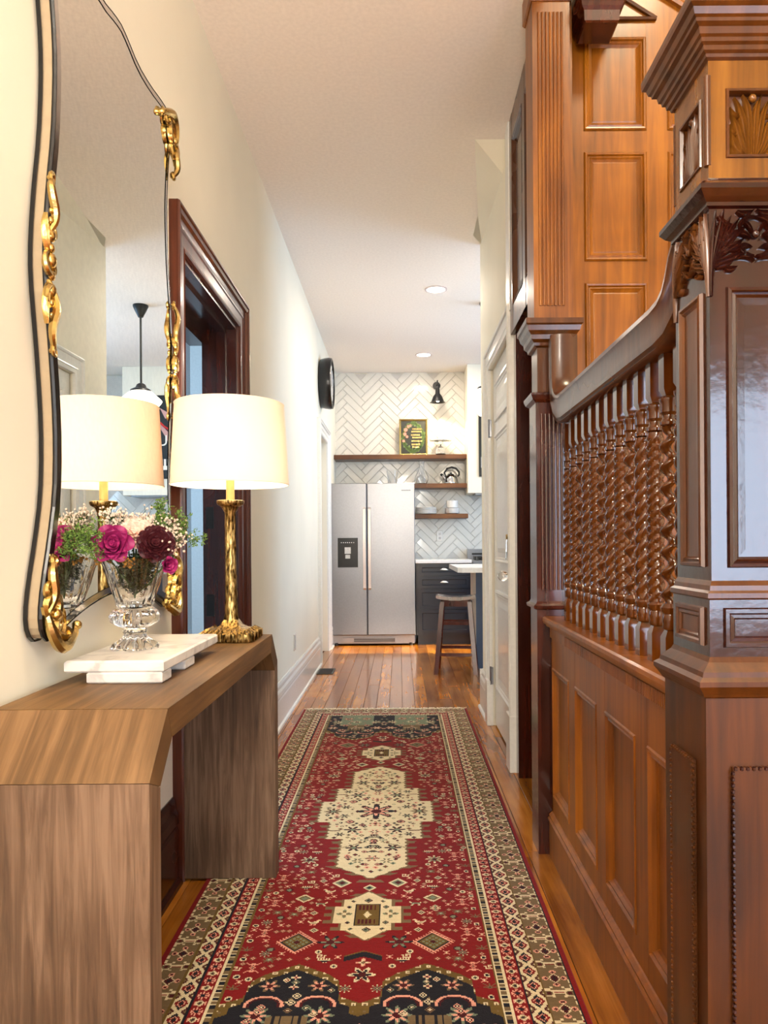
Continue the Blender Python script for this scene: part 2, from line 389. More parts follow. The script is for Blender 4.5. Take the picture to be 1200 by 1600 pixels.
# --- white doorway far left
d2 = thing('door_2', None, None, (-.745, 7.19, 0), kind='structure')
m = MB(); casing(m, PX(-.745), 6.83, 7.55, 2.12, [(o_, h) for o_, h in CP]); obj('door_casing', m, M['white'], d2)
m = MB(); m.box(-.88, 6.83, 0, -.84, 7.55, 2.12)
T = PX(-.84)
for z0, z1 in ((.2, .85), (1.0, 1.95)):
    m.ring(T, (6.93, z0, 7.45, z1), [(0, 0), (0, .012), (.015, .012), (.025, .002)])
obj('door_leaf', m, M['white'], d2)
# --- white door on right
d3 = thing('door_3', None, None, (.55, 4.03, 0), kind='structure')
CPW = [(0, 0), (0, .018), (.02, .02), (.026, .025), (.034, .02), (.085, .022), (.09, .03), (.1, .034), (.108, .028), (.108, 0)]
m = MB(); casing(m, FX(.55), 3.63, 4.43, 2.13, CPW); obj('door_casing', m, M['white'], d3)
m = MB(); m.box(.515, 3.515, 0, .552, 3.635, .27, bev=.003); obj('plinth_block', m, M['white'], d3)
m = MB(); m.box(.515, 4.425, 0, .552, 4.54, .27, bev=.003); obj('plinth_block', m, M['white'], d3)
T = FX(.60)
m = MB(); m.box(.565, 3.635, .012, .60, 4.425, 2.125)
T = FX(.565)
leaf = obj('door_leaf', m, M['white'], d3)
for r in ((3.74, .24, 4.32, .82), (3.74, .98, 4.32, 1.72), (3.74, 1.80, 4.32, 2.02)):
    m = MB(); m.ring(T, r, [(0, 0), (0, .011), (.012, .013), (.02, .006), (.03, .005), (.034, .0015), (.06, .0015), (.085, .007)]); obj('panel', m, M['white'], leaf)
m = MB(); m.ball((.515, 3.70, .93), .026, 12, (1.1, 1, 1)); m.tube([(.565, 3.70, .93), (.52, 3.70, .93)], .009)
m.lathe([(.03, 0), (.028, .006), (.012, .01)], (.553, 3.70, .93), 14, ax='x'); obj('door_knob', m, M['glass'], leaf, smooth=True)
m = MB(); m.box(.556, 3.675, 1.08, .565, 3.72, 1.17, bev=.002); m.tube([(.53, 3.70, 1.125), (.56, 3.70, 1.125)], .014); obj('deadbolt', m, M['brass'], leaf)
m = MB(); m.tube([(.535, 3.70, 1.12), (.532, 3.70, 1.02)], .004); m.box(.530, 3.69, 1.01, .534, 3.715, 1.05); obj('key', m, M['chrome'], leaf)
for z in (.30, 1.78):
    m = MB(); m.box(.540, 4.415, z-.05, .552, 4.445, z+.05); m.tube([(.538, 4.43, z-.055), (.538, 4.43, z+.055)], .006); obj('hinge', m, M['steel'], d3)
# white corner strip between the header panelling and wall
m = MB(); m.box(.525, 3.50, 2.2, .56, 3.60, H); struct('trim_1', m, M['white'])
m = MB(); m.box(.545, 3.44, 0, .60, 3.50, 2.08); m.box(.60, 3.44, 0, .64, 3.5, 2.08); struct('trim_2', m, M['red'])

# --- header panelling above the closet opening (hall side)
hd = thing('wall_header', None, None, (.54, 3.1, 2.08), kind='structure')
obj('backing', bx(.555, 2.75, 2.08, .60, 3.50, H), M['brown'], hd)
for y0, y1 in ((2.75, 2.79), (3.08, 3.15), (3.43, 3.50)): obj('stile', bx(.53, y0, 2.08, .555, y1, H), M['brown'], hd)
for z0, z1 in ((2.08, 2.2), (H-.12, H)): obj('rail', bx(.531, 2.79, z0, .555, 3.43, z1), M['brown'], hd)
for y0, y1 in ((2.79, 3.08), (3.15, 3.43)):
    m = MB(); m.ring(FX(.555), (y0, 2.2, y1, H-.12), [(0, .026), (.008, .02), (.014, .022), (.022, .008), (.03, .004), (.05, .004), (.06, .01)]); obj('panel', m, M['brown'], hd)

# --- panelled staircase wall, facing the hall
sw = thing('wall_stair', None, None, (1.6, 2.75, 0), kind='structure')
obj('backing', bx(.60, 2.75, 0, 3.0, 2.86, 4.7), M['honey'], sw)
T = FY(2.75)
cols = [(.69, .923), (1.0, 1.235), (1.31, 1.545), (1.62, 1.855), (1.93, 2.165), (2.24, 2.475), (2.55, 2.785)]
rows = [(.75, 1.12), (1.2, 1.585), (1.675, 2.056), (2.137, 2.54), (2.62, 2.965), (3.30, 3.68), (3.78, 4.2)]
xs = [.60]+[c for a in cols for c in a]+[3.0]
for i in range(0, len(xs), 2):
    m = MB(); m.box(xs[i], .70, 0, xs[i+1], 4.7, .014, T=T); obj('stile', m, M['honey'], sw)
zs = [.70]+[c for a in rows for c in a]+[4.7]
for (a, b) in cols:
    for i in range(0, len(zs), 2):
        m = MB(); m.box(a, zs[i], 0, b, zs[i+1], .0135, T=T); obj('rail', m, M['honey'], sw)
    for (c, d) in rows:
        if a > 1.9 and c < 1.5: continue
        m = MB(); m.ring(T, (a, c, b, d), [(0, .016), (.005, .021), (.011, .020), (.015, .014), (.020, .016), (.026, .011), (.034, .006), (.038, .0075)]); obj('panel', m, M['honey'], sw)
# raking moulding of the upper stair string and triangular frames
m = MB(); m.loft([[(x_, 2.75-w, 3.16-.62*(x_-.9)+dz) for w, dz in ((0, 0), (.03, 0), (.036, .012), (.03, .024), (.03, .05), (.045, .06), (.045, .08), (0, .08))] for x_ in (.62, 3.0)], caps=True)
obj('raking_moulding', m, M['honey'], sw)
m = MB(); T2 = FY(2.737)
tri = [(.74, 3.03), (.96, 3.03), (.74, 3.17)]
for o_, w_ in (((0), .012),):
    for i in range(3):
        a, b = Vector(tri[i]), Vector(tri[(i+1) % 3]); m.tube([T2(*a, .006), T2(*b, .006)], .008, 6)
obj('triangle_moulding', m, M['brown'], sw)

# pendant drop moulding under the upper stair, left
m = MB(); m.sq(.712, 2.62, [(.055, 2.90), (.06, 2.905), (.062, 2.94), (.07, 2.95), (.074, 2.965), (.083, 2.97), (.085, 2.99), (.085, 3.0)]); m.box(.632, 2.56, 3.0, .79, 2.74, 3.06)
tag(obj('stair_drop_block', m, M['red']), 'dark red moulded wooden drop block hanging high beside the fluted pilaster', 'moulding')

# ------------------------------------------------------------------ tiles on the far wall
wf = bpy.data.objects['wall_far']
obj('grout_bed', bx(-.745, 8.652, .88, 3.2, 8.666, H-.01), M['grout'], wf)
def herring():
    Wt, n = .075, 4; out = []
    for i in range(-60, 60):
        for j in range(-8, 9):
            for kind in (0, 1):
                ox, oy = (i+2*n*j)*Wt, i*Wt
                if kind == 0: cx, cy, a = ox+n*Wt/2, oy+Wt/2, 0
                else: cx, cy, a = ox-Wt/2, oy+n*Wt/2, PI/2
                c_, s_ = math.cos(PI/4), math.sin(PI/4)
                out.append((cx*c_-cy*s_, cx*s_+cy*c_, a+PI/4))
    return out
m = MB(); m.box(-.1485, -.036, 0, .1485, .036, .008, T=lambda u, v, w: (u, -w, v), bev=.0025)
tme = mesh(m, (0, 0, 0)); fixn(tme); tme.name = 'tile'; tme.materials.append(M['tilem'])
rest = MB(); cnt = 0
for cx, cz, a in sorted(herring(), key=lambda t: (t[0] > 1.0, t[0])):
    X = .03+cx; Z = 2.0+cz
    ex = .13
    if not (-.745-.08 < X < 3.1 and .86 < Z < H+.03): continue
    if X > .78 and Z > 1.62: continue
    if X < .05 and Z < 1.60: continue
    if X < 1.02 and cnt < 300:
        o = bpy.data.objects.new('tile', tme); C.objects.link(o); o.parent = wf
        o.location = Vector((X, 8.652, Z))-WO[wf.name]; o.rotation_euler = (random.uniform(-.012, .012), -a, random.uniform(-.012, .012)); cnt += 1
    else:
        ca, sa = math.cos(a), math.sin(a)
        rest.box(-.1485, -.036, 0, .1485, .036, .008, T=lambda u, v, w: (X+u*ca-v*sa, 8.652-w, Z+u*sa+v*ca))
obj('tile_field', rest, M['tilem'], wf, stuff=True)

# ------------------------------------------------------------------ rug
def build_rug():
    px = .0036; hu, hv = .534, 1.87; nu, nv = int(2*hu/px), int(2*hv/px)
    u = (np.arange(nu)+.5)*px-hu; v = (np.arange(nv)+.5)*px-hv
    U, V = np.meshgrid(u, v); aU, aV = np.abs(U), np.abs(V)
    K = dict(R=lin(116, 5, 7), D=lin(68, 6, 10), C=lin(208, 192, 156), T=lin(108, 88, 60), O=lin(98, 76, 30), B=lin(20, 18, 26), G=lin(112, 122, 98), P=lin(214, 150, 128))
    img = np.zeros((nv, nu, 3)); img[:] = K['R'][:3]
    def put(mask, c): img[mask] = K[c][:3]
    occ = np.zeros((nv, nu), bool)
    def dia(u0, v0, ru, rv, c, c2=None, c3=None, mk=True):
        q = np.abs(aU-u0)/ru+np.abs(aV-v0)/rv
        put(q < 1, c)
        if c2: put(q < .7, c2)
        if c3: put(q < .4, c3)
        if mk: occ[q < 1.25] = True
    def circ(u0, v0, r, c, c2=None, c3=None):
        q = np.hypot(aU-u0, aV-v0)/r
        put(q < 1, c)
        if c2: put(q < .62, c2)
        if c3: put(q < .3, c3)
        occ[q < 1.15] = True
    def flower(u0, v0, r, n, c, c2, c3, ph=0.0, cut=.35):
        a = np.arctan2(aV-v0, aU-u0); q = np.hypot(aU-u0, aV-v0)/r; pet = (1-cut)+cut*np.cos(n*a+ph)
        put(q < pet, c); put(q < pet*.72, c2); put(q < .3, c3); occ[q < 1.1] = True
    MO = {
     'bird': ["........PP.......", ".......PCCP......", "C......CCB.......", "CC...CCCC........", ".CCCCCCCC........", "..CTTTTC.........", "...CCCC..........", "...P..P..........", "..PP.PP.........."],
     'comb': ["C.C.C.C.C..", "C.C.C.C.C..", "CCCCCCCCCTT", "..BBBBBBTT.", "...BBBB....", "....C.C...."],
     'goat': ["C..........", "CC.......C.", ".CGGGGGGGC.", "..GGGGGGG..", "..GC...CG..", "..C.....C..", ".CC....CC.."],
     'tree': ["......C......", ".....CGC.....", "....CGGGC....", "..C..CGC..C..", "...CC.G.CC...", "....C.G.C....", "..CCCCGCCCC..", "......G......", "....CGGGC....", ".....CCC....."],
     'man': ["P.........P", ".P..PPP..P.", "..PPPPPPP..", "....PBP....", ".....P.....", "....PRP....", "...PRGRP...", "....PRP....", ".....P.....", "....PBP....", "..PPPPPPP..", ".P..PPP..P.", "P.........P"],
     'scor': ["T.T...T.T", ".T.TTT.T.", "..TGGGT..", "T.TGCGT.T", ".TTGGGTT.", "..T.T.T..", ".T..T..T."],
     'star': ["....C....", ".C..G..C.", "..G.G.G..", "...GDG...", "CGGDCDGGC", "...GDG...", "..G.G.G..", ".C..G..C.", "....C...."],
     'x': ["P...P", ".PCP.", "..C..", ".PCP.", "P...P"],
     'hook': ["CCCC...", "C..C.CC", "C.CC.C.", "C....C.", "CCCCCC."],
     'fan': ["T...T...T", ".T..T..T.", "..T.T.T..", "...TTT...", "TTTTBTTTT", "...TTT..."],
     'dia': ["...C...", "..CGC..", ".CGDGC.", "CGDCDGC", ".CGDGC.", "..CGC..", "...C..."],
     'ring': [".CCC.", "CCBCC", "CBBBC", "CCBCC", ".CCC."],
     'sm': ["..T..", ".TPT.", "TPDPT", ".TPT.", "..T.."],
    }
    def stamp(nm, u0, v0, k=1, chk=False, flip=False):
        mo = MO[nm]; h, w_ = len(mo), len(mo[0])
        iu = int(round(u0/px)); iv = int(round(v0/px)); cu, cv = nu//2, nv//2
        if chk:
            a0, a1, b0, b1 = cv+iv-h*k//2, cv+iv+h*k//2+1, cu+iu-w_*k//2, cu+iu+w_*k//2+1
            if occ[a0:a1, b0:b1].any(): return False
        for su in (1, -1):
            for sv in (1, -1):
                for r in range(h*k):
                    for c in range(w_*k):
                        ch = mo[r//k][c//k]
                        if ch == '.': continue
                        cc = (w_*k-1-c) if flip else c
                        yy = cv+sv*(iv+r-h*k//2); xx = cu+su*(iu+cc-w_*k//2)
                        if 0 <= yy < nv and 0 <= xx < nu: img[yy, xx] = K[ch][:3]; occ[yy, xx] = True
        a0, a1, b0, b1 = iv-h*k//2, iv+h*k//2+1, iu-w_*k//2, iu+w_*k//2+1
        for sv in (1, -1):
            for su in (1, -1):
                ya, yb = sorted((cv+sv*a0, cv+sv*a1)); xa, xb = sorted((cu+su*b0, cu+su*b1)); occ[ya:yb, xa:xb] = True
        return True
    # central medallion
    saw = .010*np.abs(((V/.030) % 1)*2-1)
    wv = np.where(aV < .115, .222, np.where(aV < .28, .170, np.where(aV < .515, .112, np.maximum(0, .112*(1-(aV-.515)/.085)))))
    hk = np.abs(((aV/.052) % 1)*2-1)
    put((aU < wv+saw+.036) & (aV < .63) & (hk > .62), 'T'); put((aU < wv+saw+.008) & (aV < .605), 'T')
    cm = (aU < wv+saw) & (aV < .60); put(cm, 'C'); occ[(aU < wv+.055) & (aV < .66)] = True
    fl = aV < .60
    a = np.arctan2(V, U); q = np.hypot(U, V)
    put((q < .085*(.72+.28*np.cos(8*a))) , 'B'); put(q < .05*(.72+.28*np.cos(8*a)), 'P'); put(q < .022, 'D')
    put((np.abs(q-.078) < .003) & (np.cos(8*a) > .3), 'D')
    for uu, vv, r in ((.085, .19, .034), (.125, .05, .022), (.07, .36, .032), (.13, .235, .02)): flower(uu, vv, r, 6, 'B', 'D', 'G')
    flower(.175, 0, .038, 8, 'T', 'D', 'G'); flower(0, .21, .024, 6, 'P', 'D', 'C'); flower(0, .45, .026, 6, 'D', 'P', 'G'); flower(0, .13, .024, 4, 'T', 'P', 'D')
    flower(.05, .47, .022, 6, 'G', 'T', 'C'); flower(.035, .29, .016, 4, 'B', 'G', 'C')
    for i in range(420):
        uu, vv = random.uniform(0, .2), random.uniform(.02, .56)
        ww = .215 if vv < .11 else .162 if vv < .28 else .104 if vv < .5 else .06
        if uu < ww-.012:
            q2 = np.abs(aU-uu)+np.abs(aV-vv); nearby = img[(q2 < .014)]
            if np.all(np.abs(nearby-np.array(K['C'][:3])) < .01): put(q2 < random.choice((.006, .009, .011)), random.choice('BBDDGTP')); put(q2 < .004, random.choice('CRB'))
    for vv in (.25, .262, .34, .352, .39): put((np.abs(aV-vv-.35*aU) < .0035) & (aU < .024), 'B')
    # small medallions
    dv = np.abs(aV-.835); wv2 = np.where(dv < .05, .098, np.where(dv < .09, .072, np.maximum(0, .055*(1-(dv-.09)/.05))))
    hk = np.abs(((dv/.04) % 1)*2-1)
    put((aU < wv2+.03) & (dv < .15) & (hk > .6), 'T'); put((aU < wv2+.008) & (dv < .142), 'T'); put((aU < wv2) & (dv < .138), 'C'); occ[(aU < wv2+.045) & (dv < .17)] = True
    flower(.068, .83, .024, 4, 'G', 'T', 'C'); put((aU < .037) & (dv < .062), 'B'); put((aU < .034) & (dv < .059), 'O')
    for s_ in (-.04, .04): put((aU < .028) & (np.abs(aV-.835-s_) < .014) & (np.abs(((aU/.011) % 1)-.5) > .2), 'D'); 
    put((np.abs(aU) < .012-.6*np.abs(aV-.835)) , 'C')
    for uu, vv, r in ((.045, .04, .014), (.0, .30, .018), (.05, .145, .016), (.10, .11, .02), (.155, .06, .014), (.03, .395, .012), (.085, .44, .016), (.02, .50, .012)):
        dia(uu, vv, r, r, 'D', 'P', 'B')
    put((np.abs(aU-.075) < .05) & (np.abs(aV-.335-.6*(aU-.075)) < .003), 'T'); put((np.abs(aU-.15) < .02) & (np.abs(aV-.2) < .0025), 'D')
    for uu, vv, r in ((.0, .75, .014), (.0, .92, .014), (.055, .79, .010), (.055, .88, .010), (.045, .755, .008), (.045, .915, .008)): dia(uu, vv, r, r, 'D', 'G', 'B')
    # field placed motifs
    def bigdia(u0, v0):
        q = np.abs(aU-u0)+np.abs(aV-v0)*1.0
        a_ = ((aU-u0)-(aV-v0)); b_ = ((aU-u0)+(aV-v0)); hkk = (np.abs(((a_/.014) % 1)-.5) < .2) & (np.abs(b_) > .0) | (np.abs(((b_/.014) % 1)-.5) < .2)
        put((q < .062) & hkk, 'P'); put(q < .046, 'B'); put(q < .040, 'O'); 
        put((q < .036) & (np.abs(((a_/.018) % 1)-.5) < .3) & (np.abs(((b_/.018) % 1)-.5) < .3), 'G'); put(q < .010, 'D'); occ[q < .072] = True
    bigdia(.187, .985); 
    flower(.094, .985, .038, 6, 'B', 'G', 'D', 0, .4); 
    dia(.09, .634, .032, .032, 'C', 'G', 'D'); dia(.197, .735, .03, .026, 'C', 'T', 'G'); dia(0, .668, .022, .022, 'C', 'G', 'B')
    put((np.abs(aV-1.045-.9*aU*.5) < .012) & (aU < .05), 'B'); put((np.abs(aV-1.03-.5*aU) < .0025) & (aU < .05), 'O')
    flower(0, 1.085, .020, 4, 'P', 'C', 'T'); flower(0, 1.14, .036, 6, 'C', 'B', 'D', 0, .3)
    occ[(aU < .06) & (aV > 1.0) & (aV < 1.18)] = True
    stamp('tree', .20, .80, 1); stamp('star', .262, 1.04, 1); stamp('bird', .135, .69, 1); stamp('goat', .145, .77); stamp('bird', .14, .88, 1, flip=True); stamp('comb', .2, .665)
    stamp('star', .04, 1.20); 
    flower(.215, .46, .032, 8, 'C', 'G', 'D'); 
    for i in range(-1, 8):
        stamp('man', .285, .085+.17*i)
    for i in range(9):
        vv = .0+.17*i
        if vv < 1.2:
            circ(.316, vv+.045, .0085, 'C', 'B'); circ(.316, vv-.045+.17, .0085, 'C', 'B'); circ(.252, vv+.17, .012, 'D', 'G')
            stamp('fan', .316, vv, 1)
    # spandrels
    up = np.abs(aU-.165)
    vb = np.interp(up, [0, .08, .11, .116, .165, .17], [1.09, 1.137, 1.165, 1.23, 1.255, 1.26])
    sp = aV > vb; put(sp, 'O'); occ[aV > vb-.02] = True
    cellu = np.abs(((aU/.026) % 1)-.5); cellv = np.abs(((aV/.026) % 1)-.5)
    put(sp & (cellu < .22) & (cellv < .22) & (aV < vb+.026), 'C'); put(sp & (cellu < .1) & (cellv < .1), 'T')
    b2 = (aV > vb+.026) & (up < .142) | (aV > vb+.05); put(b2, 'B')
    put((aV > 1.30) & (up < .05), 'T'); put((aV > 1.42) & (up < .10), 'G')
    for uu, vv, r, n, c in ((.105, 1.185, .027, 6, 'TPD'), (.225, 1.185, .027, 6, 'TPD'), (.165, 1.15, .012, 4, 'CPD'), (.165, 1.19, .012, 4, 'CPD'), (.09, 1.30, .036, 8, 'GPD'), (.24, 1.30, .036, 8, 'GPD'), (.04, 1.36, .03, 6, 'PCD'), (.30, 1.36, .03, 6, 'PCD'), (.165, 1.25, .016, 4, 'TCD'), (.165, 1.36, .02, 4, 'CRB'), (.10, 1.42, .03, 6, 'TPD'), (.23, 1.42, .03, 6, 'TPD'), (.165, 1.5, .04, 8, 'GCD'), (.05, 1.5, .04, 8, 'GCD'), (.28, 1.5, .04, 8, 'GCD'), (.11, 1.58, .04, 8, 'TPD'), (.22, 1.58, .04, 8, 'TPD')):
        flower(uu, vv, r, n, *c)
    for k_ in range(60):
        uu, vv = random.uniform(.0, .33), random.uniform(1.14, 1.66)
        if vv > np.interp(abs(uu-.165), [0, .08, .11, .116, .165], [1.09, 1.137, 1.165, 1.23, 1.255])+.045: dia(uu, vv, .011, .011, random.choice('CPTG'), random.choice('DRB'), 'C')
    for s_ in (-1, 1):
        cc = .165+s_*.062
        rr = np.hypot((aU-cc), (aV-1.262)*1.3)
        put((np.abs(rr-.044) < .004) & (aV < 1.268), 'P'); put((np.abs(rr-.036) < .003) & (aV < 1.268), 'D')
        put((np.abs(aU-.165-s_*.014) < .003) & (aV > 1.30) & (aV < 1.35), 'B'); put((np.abs(aU-.165-s_*.03) < .003) & (aV > 1.30) & (aV < 1.35), 'B')
    # filler motifs
    names = ['dia', 'x', 'sm', 'bird', 'goat', 'hook', 'comb', 'x', 'sm', 'scor', 'dia', 'star', 'ring', 'sm', 'x']
    for i in range(2600):
        uu, vv = random.uniform(.012, .325), random.uniform(.0, 1.2)
        if vv > np.interp(abs(uu-.165), [0, .08, .11, .116, .165], [1.06, 1.1, 1.13, 1.2, 1.22]): continue
        stamp(names[i % len(names)] if i < 1500 else random.choice(['x', 'sm', 'sm', 'dia']), uu, vv, 1, True, random.random() < .5)
    # borders
    eu, ev = hu-aU, (hv-.005)-aV
    e = np.minimum(eu, ev); side = eu < ev; s_ = np.where(side, V, U)
    bm_ = e < .200; put(bm_, 'C')
    # dashed stripe .172-.2
    t = e-.172; put((t > 0) & (t < .028), 'C'); cell = (s_/.0155) % 2
    put((t > .007) & (t < .021) & (cell < .8), 'B'); put((t > .007) & (t < .021) & (cell > 1.0) & (cell < 1.8), 'T'); put((t > .024) & (t < .028), 'O')
    # red floral .136-.172
    t = e-.136; b = (t > 0) & (t < .036); put(b, 'R'); ph = ((s_/.061) % 1)-.5; q = np.hypot(ph*.061, t-.018)
    put(b & (q < .010), 'C'); put(b & (q < .006), 'T'); put(b & (q < .003), 'B')
    ph2 = (((s_/.061)+.5) % 1)-.5; q = np.hypot(ph2*.061, t-.018); a_ = np.arctan2(ph2*.061, t-.018)
    put(b & (q < .015) & (np.cos(8*a_) > .2), 'P'); put(b & (q < .006), 'B')
    ph3 = (((s_/.0305)+.5) % 1)-.5; put(b & (np.abs(t-.006) < .002) & (np.abs(ph3) < .2), 'P'); put(b & (np.abs(t-.030) < .002) & (np.abs(ph3) < .2), 'P')
    put((e > .131) & (e < .1365), 'B')
    # diamonds .088-.131
    t = e-.088; b = (t > 0) & (t < .043); put(b, 'C'); c_ = ((s_/.061) % 1)-.5; q = np.abs(c_)*2+np.abs(t-.0215)/.0215
    put(b & (q < .84), 'R'); put(b & (q < .84) & (np.abs(t-.0215) < .007) & (np.abs(c_) > .1), 'B'); put(b & (q < .3), 'B'); put(b & (np.abs(q-.45) < .07), 'P')
    c2 = (((s_/.061)+.5) % 1)-.5; q2 = np.abs(c2)*2+np.minimum(t, .043-t)/.0215; put(b & (q2 < .62), 'D'); put(b & (q2 < .36), 'T'); put(b & (q2 < .16), 'C')
    # wide scroll border .014-.088
    t = e-.014; b = (t > 0) & (t < .074); put(b, 'R'); c_ = ((s_/.122) % 1)-.5; y_ = t-.037; x_ = c_*.122
    a_ = np.arctan2(y_, x_); q = np.hypot(x_*.82, y_); sh = .036*(1+.13*np.cos(4*a_))
    st = (np.floor(x_/.0072)*.0072); st2 = np.floor(y_/.0072)*.0072; qs = np.hypot(st*.8, st2)
    put(b & (qs < .050), 'C'); put(b & (qs < .045), 'T'); put(b & (qs < .040) & (qs > .037), 'C')
    put(b & (np.hypot(np.abs(x_)-.026, y_) < .008), 'P'); put(b & (np.hypot(x_, np.abs(y_)-.022) < .008), 'P'); put(b & (np.hypot(np.abs(x_)-.026, y_) < .0045), 'D'); put(b & (np.hypot(x_, np.abs(y_)-.022) < .0045), 'D')
    qd = np.abs(x_)*.8+np.abs(y_); put(b & (qd < .017), 'C'); put(b & (qd < .013), 'D'); put(b & (qd < .006), 'B')
    x2 = ((((s_/.122)+.5) % 1)-.5)*.122; q3 = np.hypot(x2, y_-.026); q4 = np.hypot(x2, y_+.026)
    for qq in (q3, q4): put(b & (qq < .014), 'C'); put(b & (qq < .010), 'T'); put(b & (qq < .006), 'D')
    put((t > .070) & (t < .075), 'O'); put((e < .016) & (e > .013), 'B')
    put((e < .013) & side, 'R'); put((e < .013) & ~side, 'C')
    # slight abrash
    rs = np.random.RandomState(3); img *= (.86+.2*rs.rand(nv, 1, 1)*.6+.12*rs.rand(nv, nu, 1))
    # mesh: stepped knots as one dense grid
    vs = np.zeros(((nu+1)*(nv+1), 3), np.float32)
    gx, gy = np.meshgrid(np.arange(nu+1)*px-hu, np.arange(nv+1)*px-hv)
    vs[:, 0] = gx.ravel(); vs[:, 1] = gy.ravel()
    vs[:, 2] = .007+.0008*np.sin(gy.ravel()*9)*np.cos(gx.ravel()*5)+.0005*rs.rand(len(vs))
    i = np.arange(nu*nv); r, c = i//nu, i % nu; a0 = r*(nu+1)+c
    faces = np.stack([a0, a0+1, a0+nu+2, a0+nu+1], 1)
    me = bpy.data.meshes.new('rug_pile'); me.vertices.add(len(vs)); me.vertices.foreach_set('co', vs.ravel())
    me.loops.add(4*len(i)); me.loops.foreach_set('vertex_index', faces.ravel().astype(np.int32))
    me.polygons.add(len(i)); me.polygons.foreach_set('loop_start', (np.arange(len(i))*4).astype(np.int32))
    me.update(calc_edges=True)
    at = me.attributes.new('weave', 'FLOAT_COLOR', 'FACE')
    col = np.ones((nv*nu, 4), np.float32); col[:, :3] = img.reshape(-1, 3); at.data.foreach_set('color', col.ravel())
    g = N('woven_wool'); an = g.n('ShaderNodeAttribute', attribute_name='weave'); g.l(an.outputs['Color'], g.b.inputs['Base Color'])
    tc = g.n('ShaderNodeTexCoord'); no = g.n('ShaderNodeTexNoise', i_Scale=420.0); g.l(tc.outputs['Object'], no.inputs['Vector'])
    bu = g.n('ShaderNodeBump', i_Strength=.5, i_Distance=.002); g.l(no.outputs['Fac'], bu.inputs['Height']); g.l(bu.outputs[0], g.b.inputs['Normal'])
    g.set(Roughness=.95, Specular_IOR_Level=.15, Sheen_Weight=.05); me.materials.append(g.m)
    root = thing('runner_rug', 'long red oriental runner rug with cream medallion on the hallway floor', 'rug', (-.104, 3.01, 0.0))
    o = bpy.data.objects.new('pile', me); C.objects.link(o); o.parent = root; WO[o.name] = WO[root.name]
    m = MB(); m.box(-.104-hu, 3.01-hv, 0.0005, -.104+hu, 3.01+hv, .006); obj('backing', m, plain('rug_backing', lin(120, 30, 26), .95), root)
    m = MB()
    for k in range(300):
        x0 = -.104-hu+.004+k*(2*hu-.008)/299; dx, L = random.uniform(-.006, .006), random.uniform(.02, .045)
        m.tube([(x0, 3.01+hv, .005), (x0+dx, 3.01+hv+L*.5, .004), (x0+dx*2+random.uniform(-.004, .004), 3.01+hv+L, .002)], .0016, 4)
    obj('fringe', m, plain('cotton_fringe', lin(226, 214, 190), .9), root, stuff=True)
build_rug()

# ------------------------------------------------------------------ console table
ct = thing('console_table', 'weathered pine waterfall console table with angled corners against the left wall', 'table', (-.57, 1.85, 0))
XB, XF = -.722, -.412
def slab(poly, mat, name):
    m = MB(); pr = poly
    m.loft([[(XB, y, z) for y, z in pr], [(XB+.001, y, z) for y, z in pr], [(XF-.001, y, z) for y, z in pr], [(XF, y, z) for y, z in pr]], caps=True)
    return obj(name, m, mat, ct)
y0, y1, zt = 1.206, 2.468, .810; ch = .10; th = .056; k = th*math.tan(PI/8)
slab([(y0+ch, zt), (y1-ch, zt), (y1-ch-k, zt-th), (y0+ch+k, zt-th)], M['pinetop'], 'tabletop')
slab([(y0+ch-.0012, zt-.0008), (y0+ch+k-.0012, zt-th-.0008), (y0+th, zt-ch-k), (y0, zt-ch)], M['pineang'], 'angled_corner')
slab([(y1-ch+.0012, zt-.0008), (y1-ch-k+.0012, zt-th-.0008), (y1-th, zt-ch-k), (y1, zt-ch)], M['pineang'], 'angled_corner')
slab([(y0, zt-ch-.001), (y0+th, zt-ch-k-.001), (y0+th, .0092), (y0, .0092)], M['pine'], 'leg_slab')
slab([(y1, zt-ch-.001), (y1-th, zt-ch-k-.001), (y1-th, .0092), (y1, .0092)], M['pine'], 'leg_slab')

# marble board
mbd = thing('marble_board', 'white marble serving board on two feet lying on the console table', 'serving board', (-.6, 1.76, zt))
m = MB(); m.box(-.702, 1.54, .833, -.494, 1.995, .858, bev=.004); obj('slab', m, M['marble'], mbd)
for ya, yb in ((1.535, 1.60), (1.70, 1.78)):
    m = MB(); m.box(-.655, ya+.005, zt+.0005, -.497, yb, .8335, bev=.003); obj('foot', m, M['marble'], mbd)
# crystal vase
VX, VY, VZ = -.621, 1.728, .8585
vs_ = thing('crystal_vase', 'footed cut crystal vase filled with flowers standing on the marble board', 'vase', (VX, VY, VZ))
fl = lambda a, z: .035*math.cos(16*a)
m = MB(); n = 64
outer = [(.050, 0), (.052, .004), (.046, .012), (.034, .02), (.027, .026), (.024, .034), (.028, .04), (.026, .045)]
m.lathe(outer+[(.02, .046)], (VX, VY, VZ), n, lambda a, z: .07*math.cos(12*a)*(z < .03)+.02*math.cos(12*a)); obj('foot', m, M['glass'], vs_, smooth=True)
m = MB(); m.lathe([(.02, .046), (.036, .052), (.052, .062), (.055, .074), (.050, .086), (.040, .094), (.03, .095)], (VX, VY, VZ), n, lambda a, z: .06*abs(math.cos(12*a))); obj('bulb', m, M['glass'], vs_, smooth=True)
m = MB(); m.lathe([(.036, .0955), (.041, .098), (.046, .12), (.055, .15), (.066, .185), (.075, .206), (.0765, .210), (.073, .210), (.062, .18), (.051, .15), (.042, .12), (.030, .105)], (VX, VY, VZ), n,
                  lambda a, z: (.03*math.cos(16*a)+.03*math.cos(8*a+z*60))*(1 if .1 < z < .2 else .6)); obj('bowl', m, M['glass'], vs_, smooth=True)

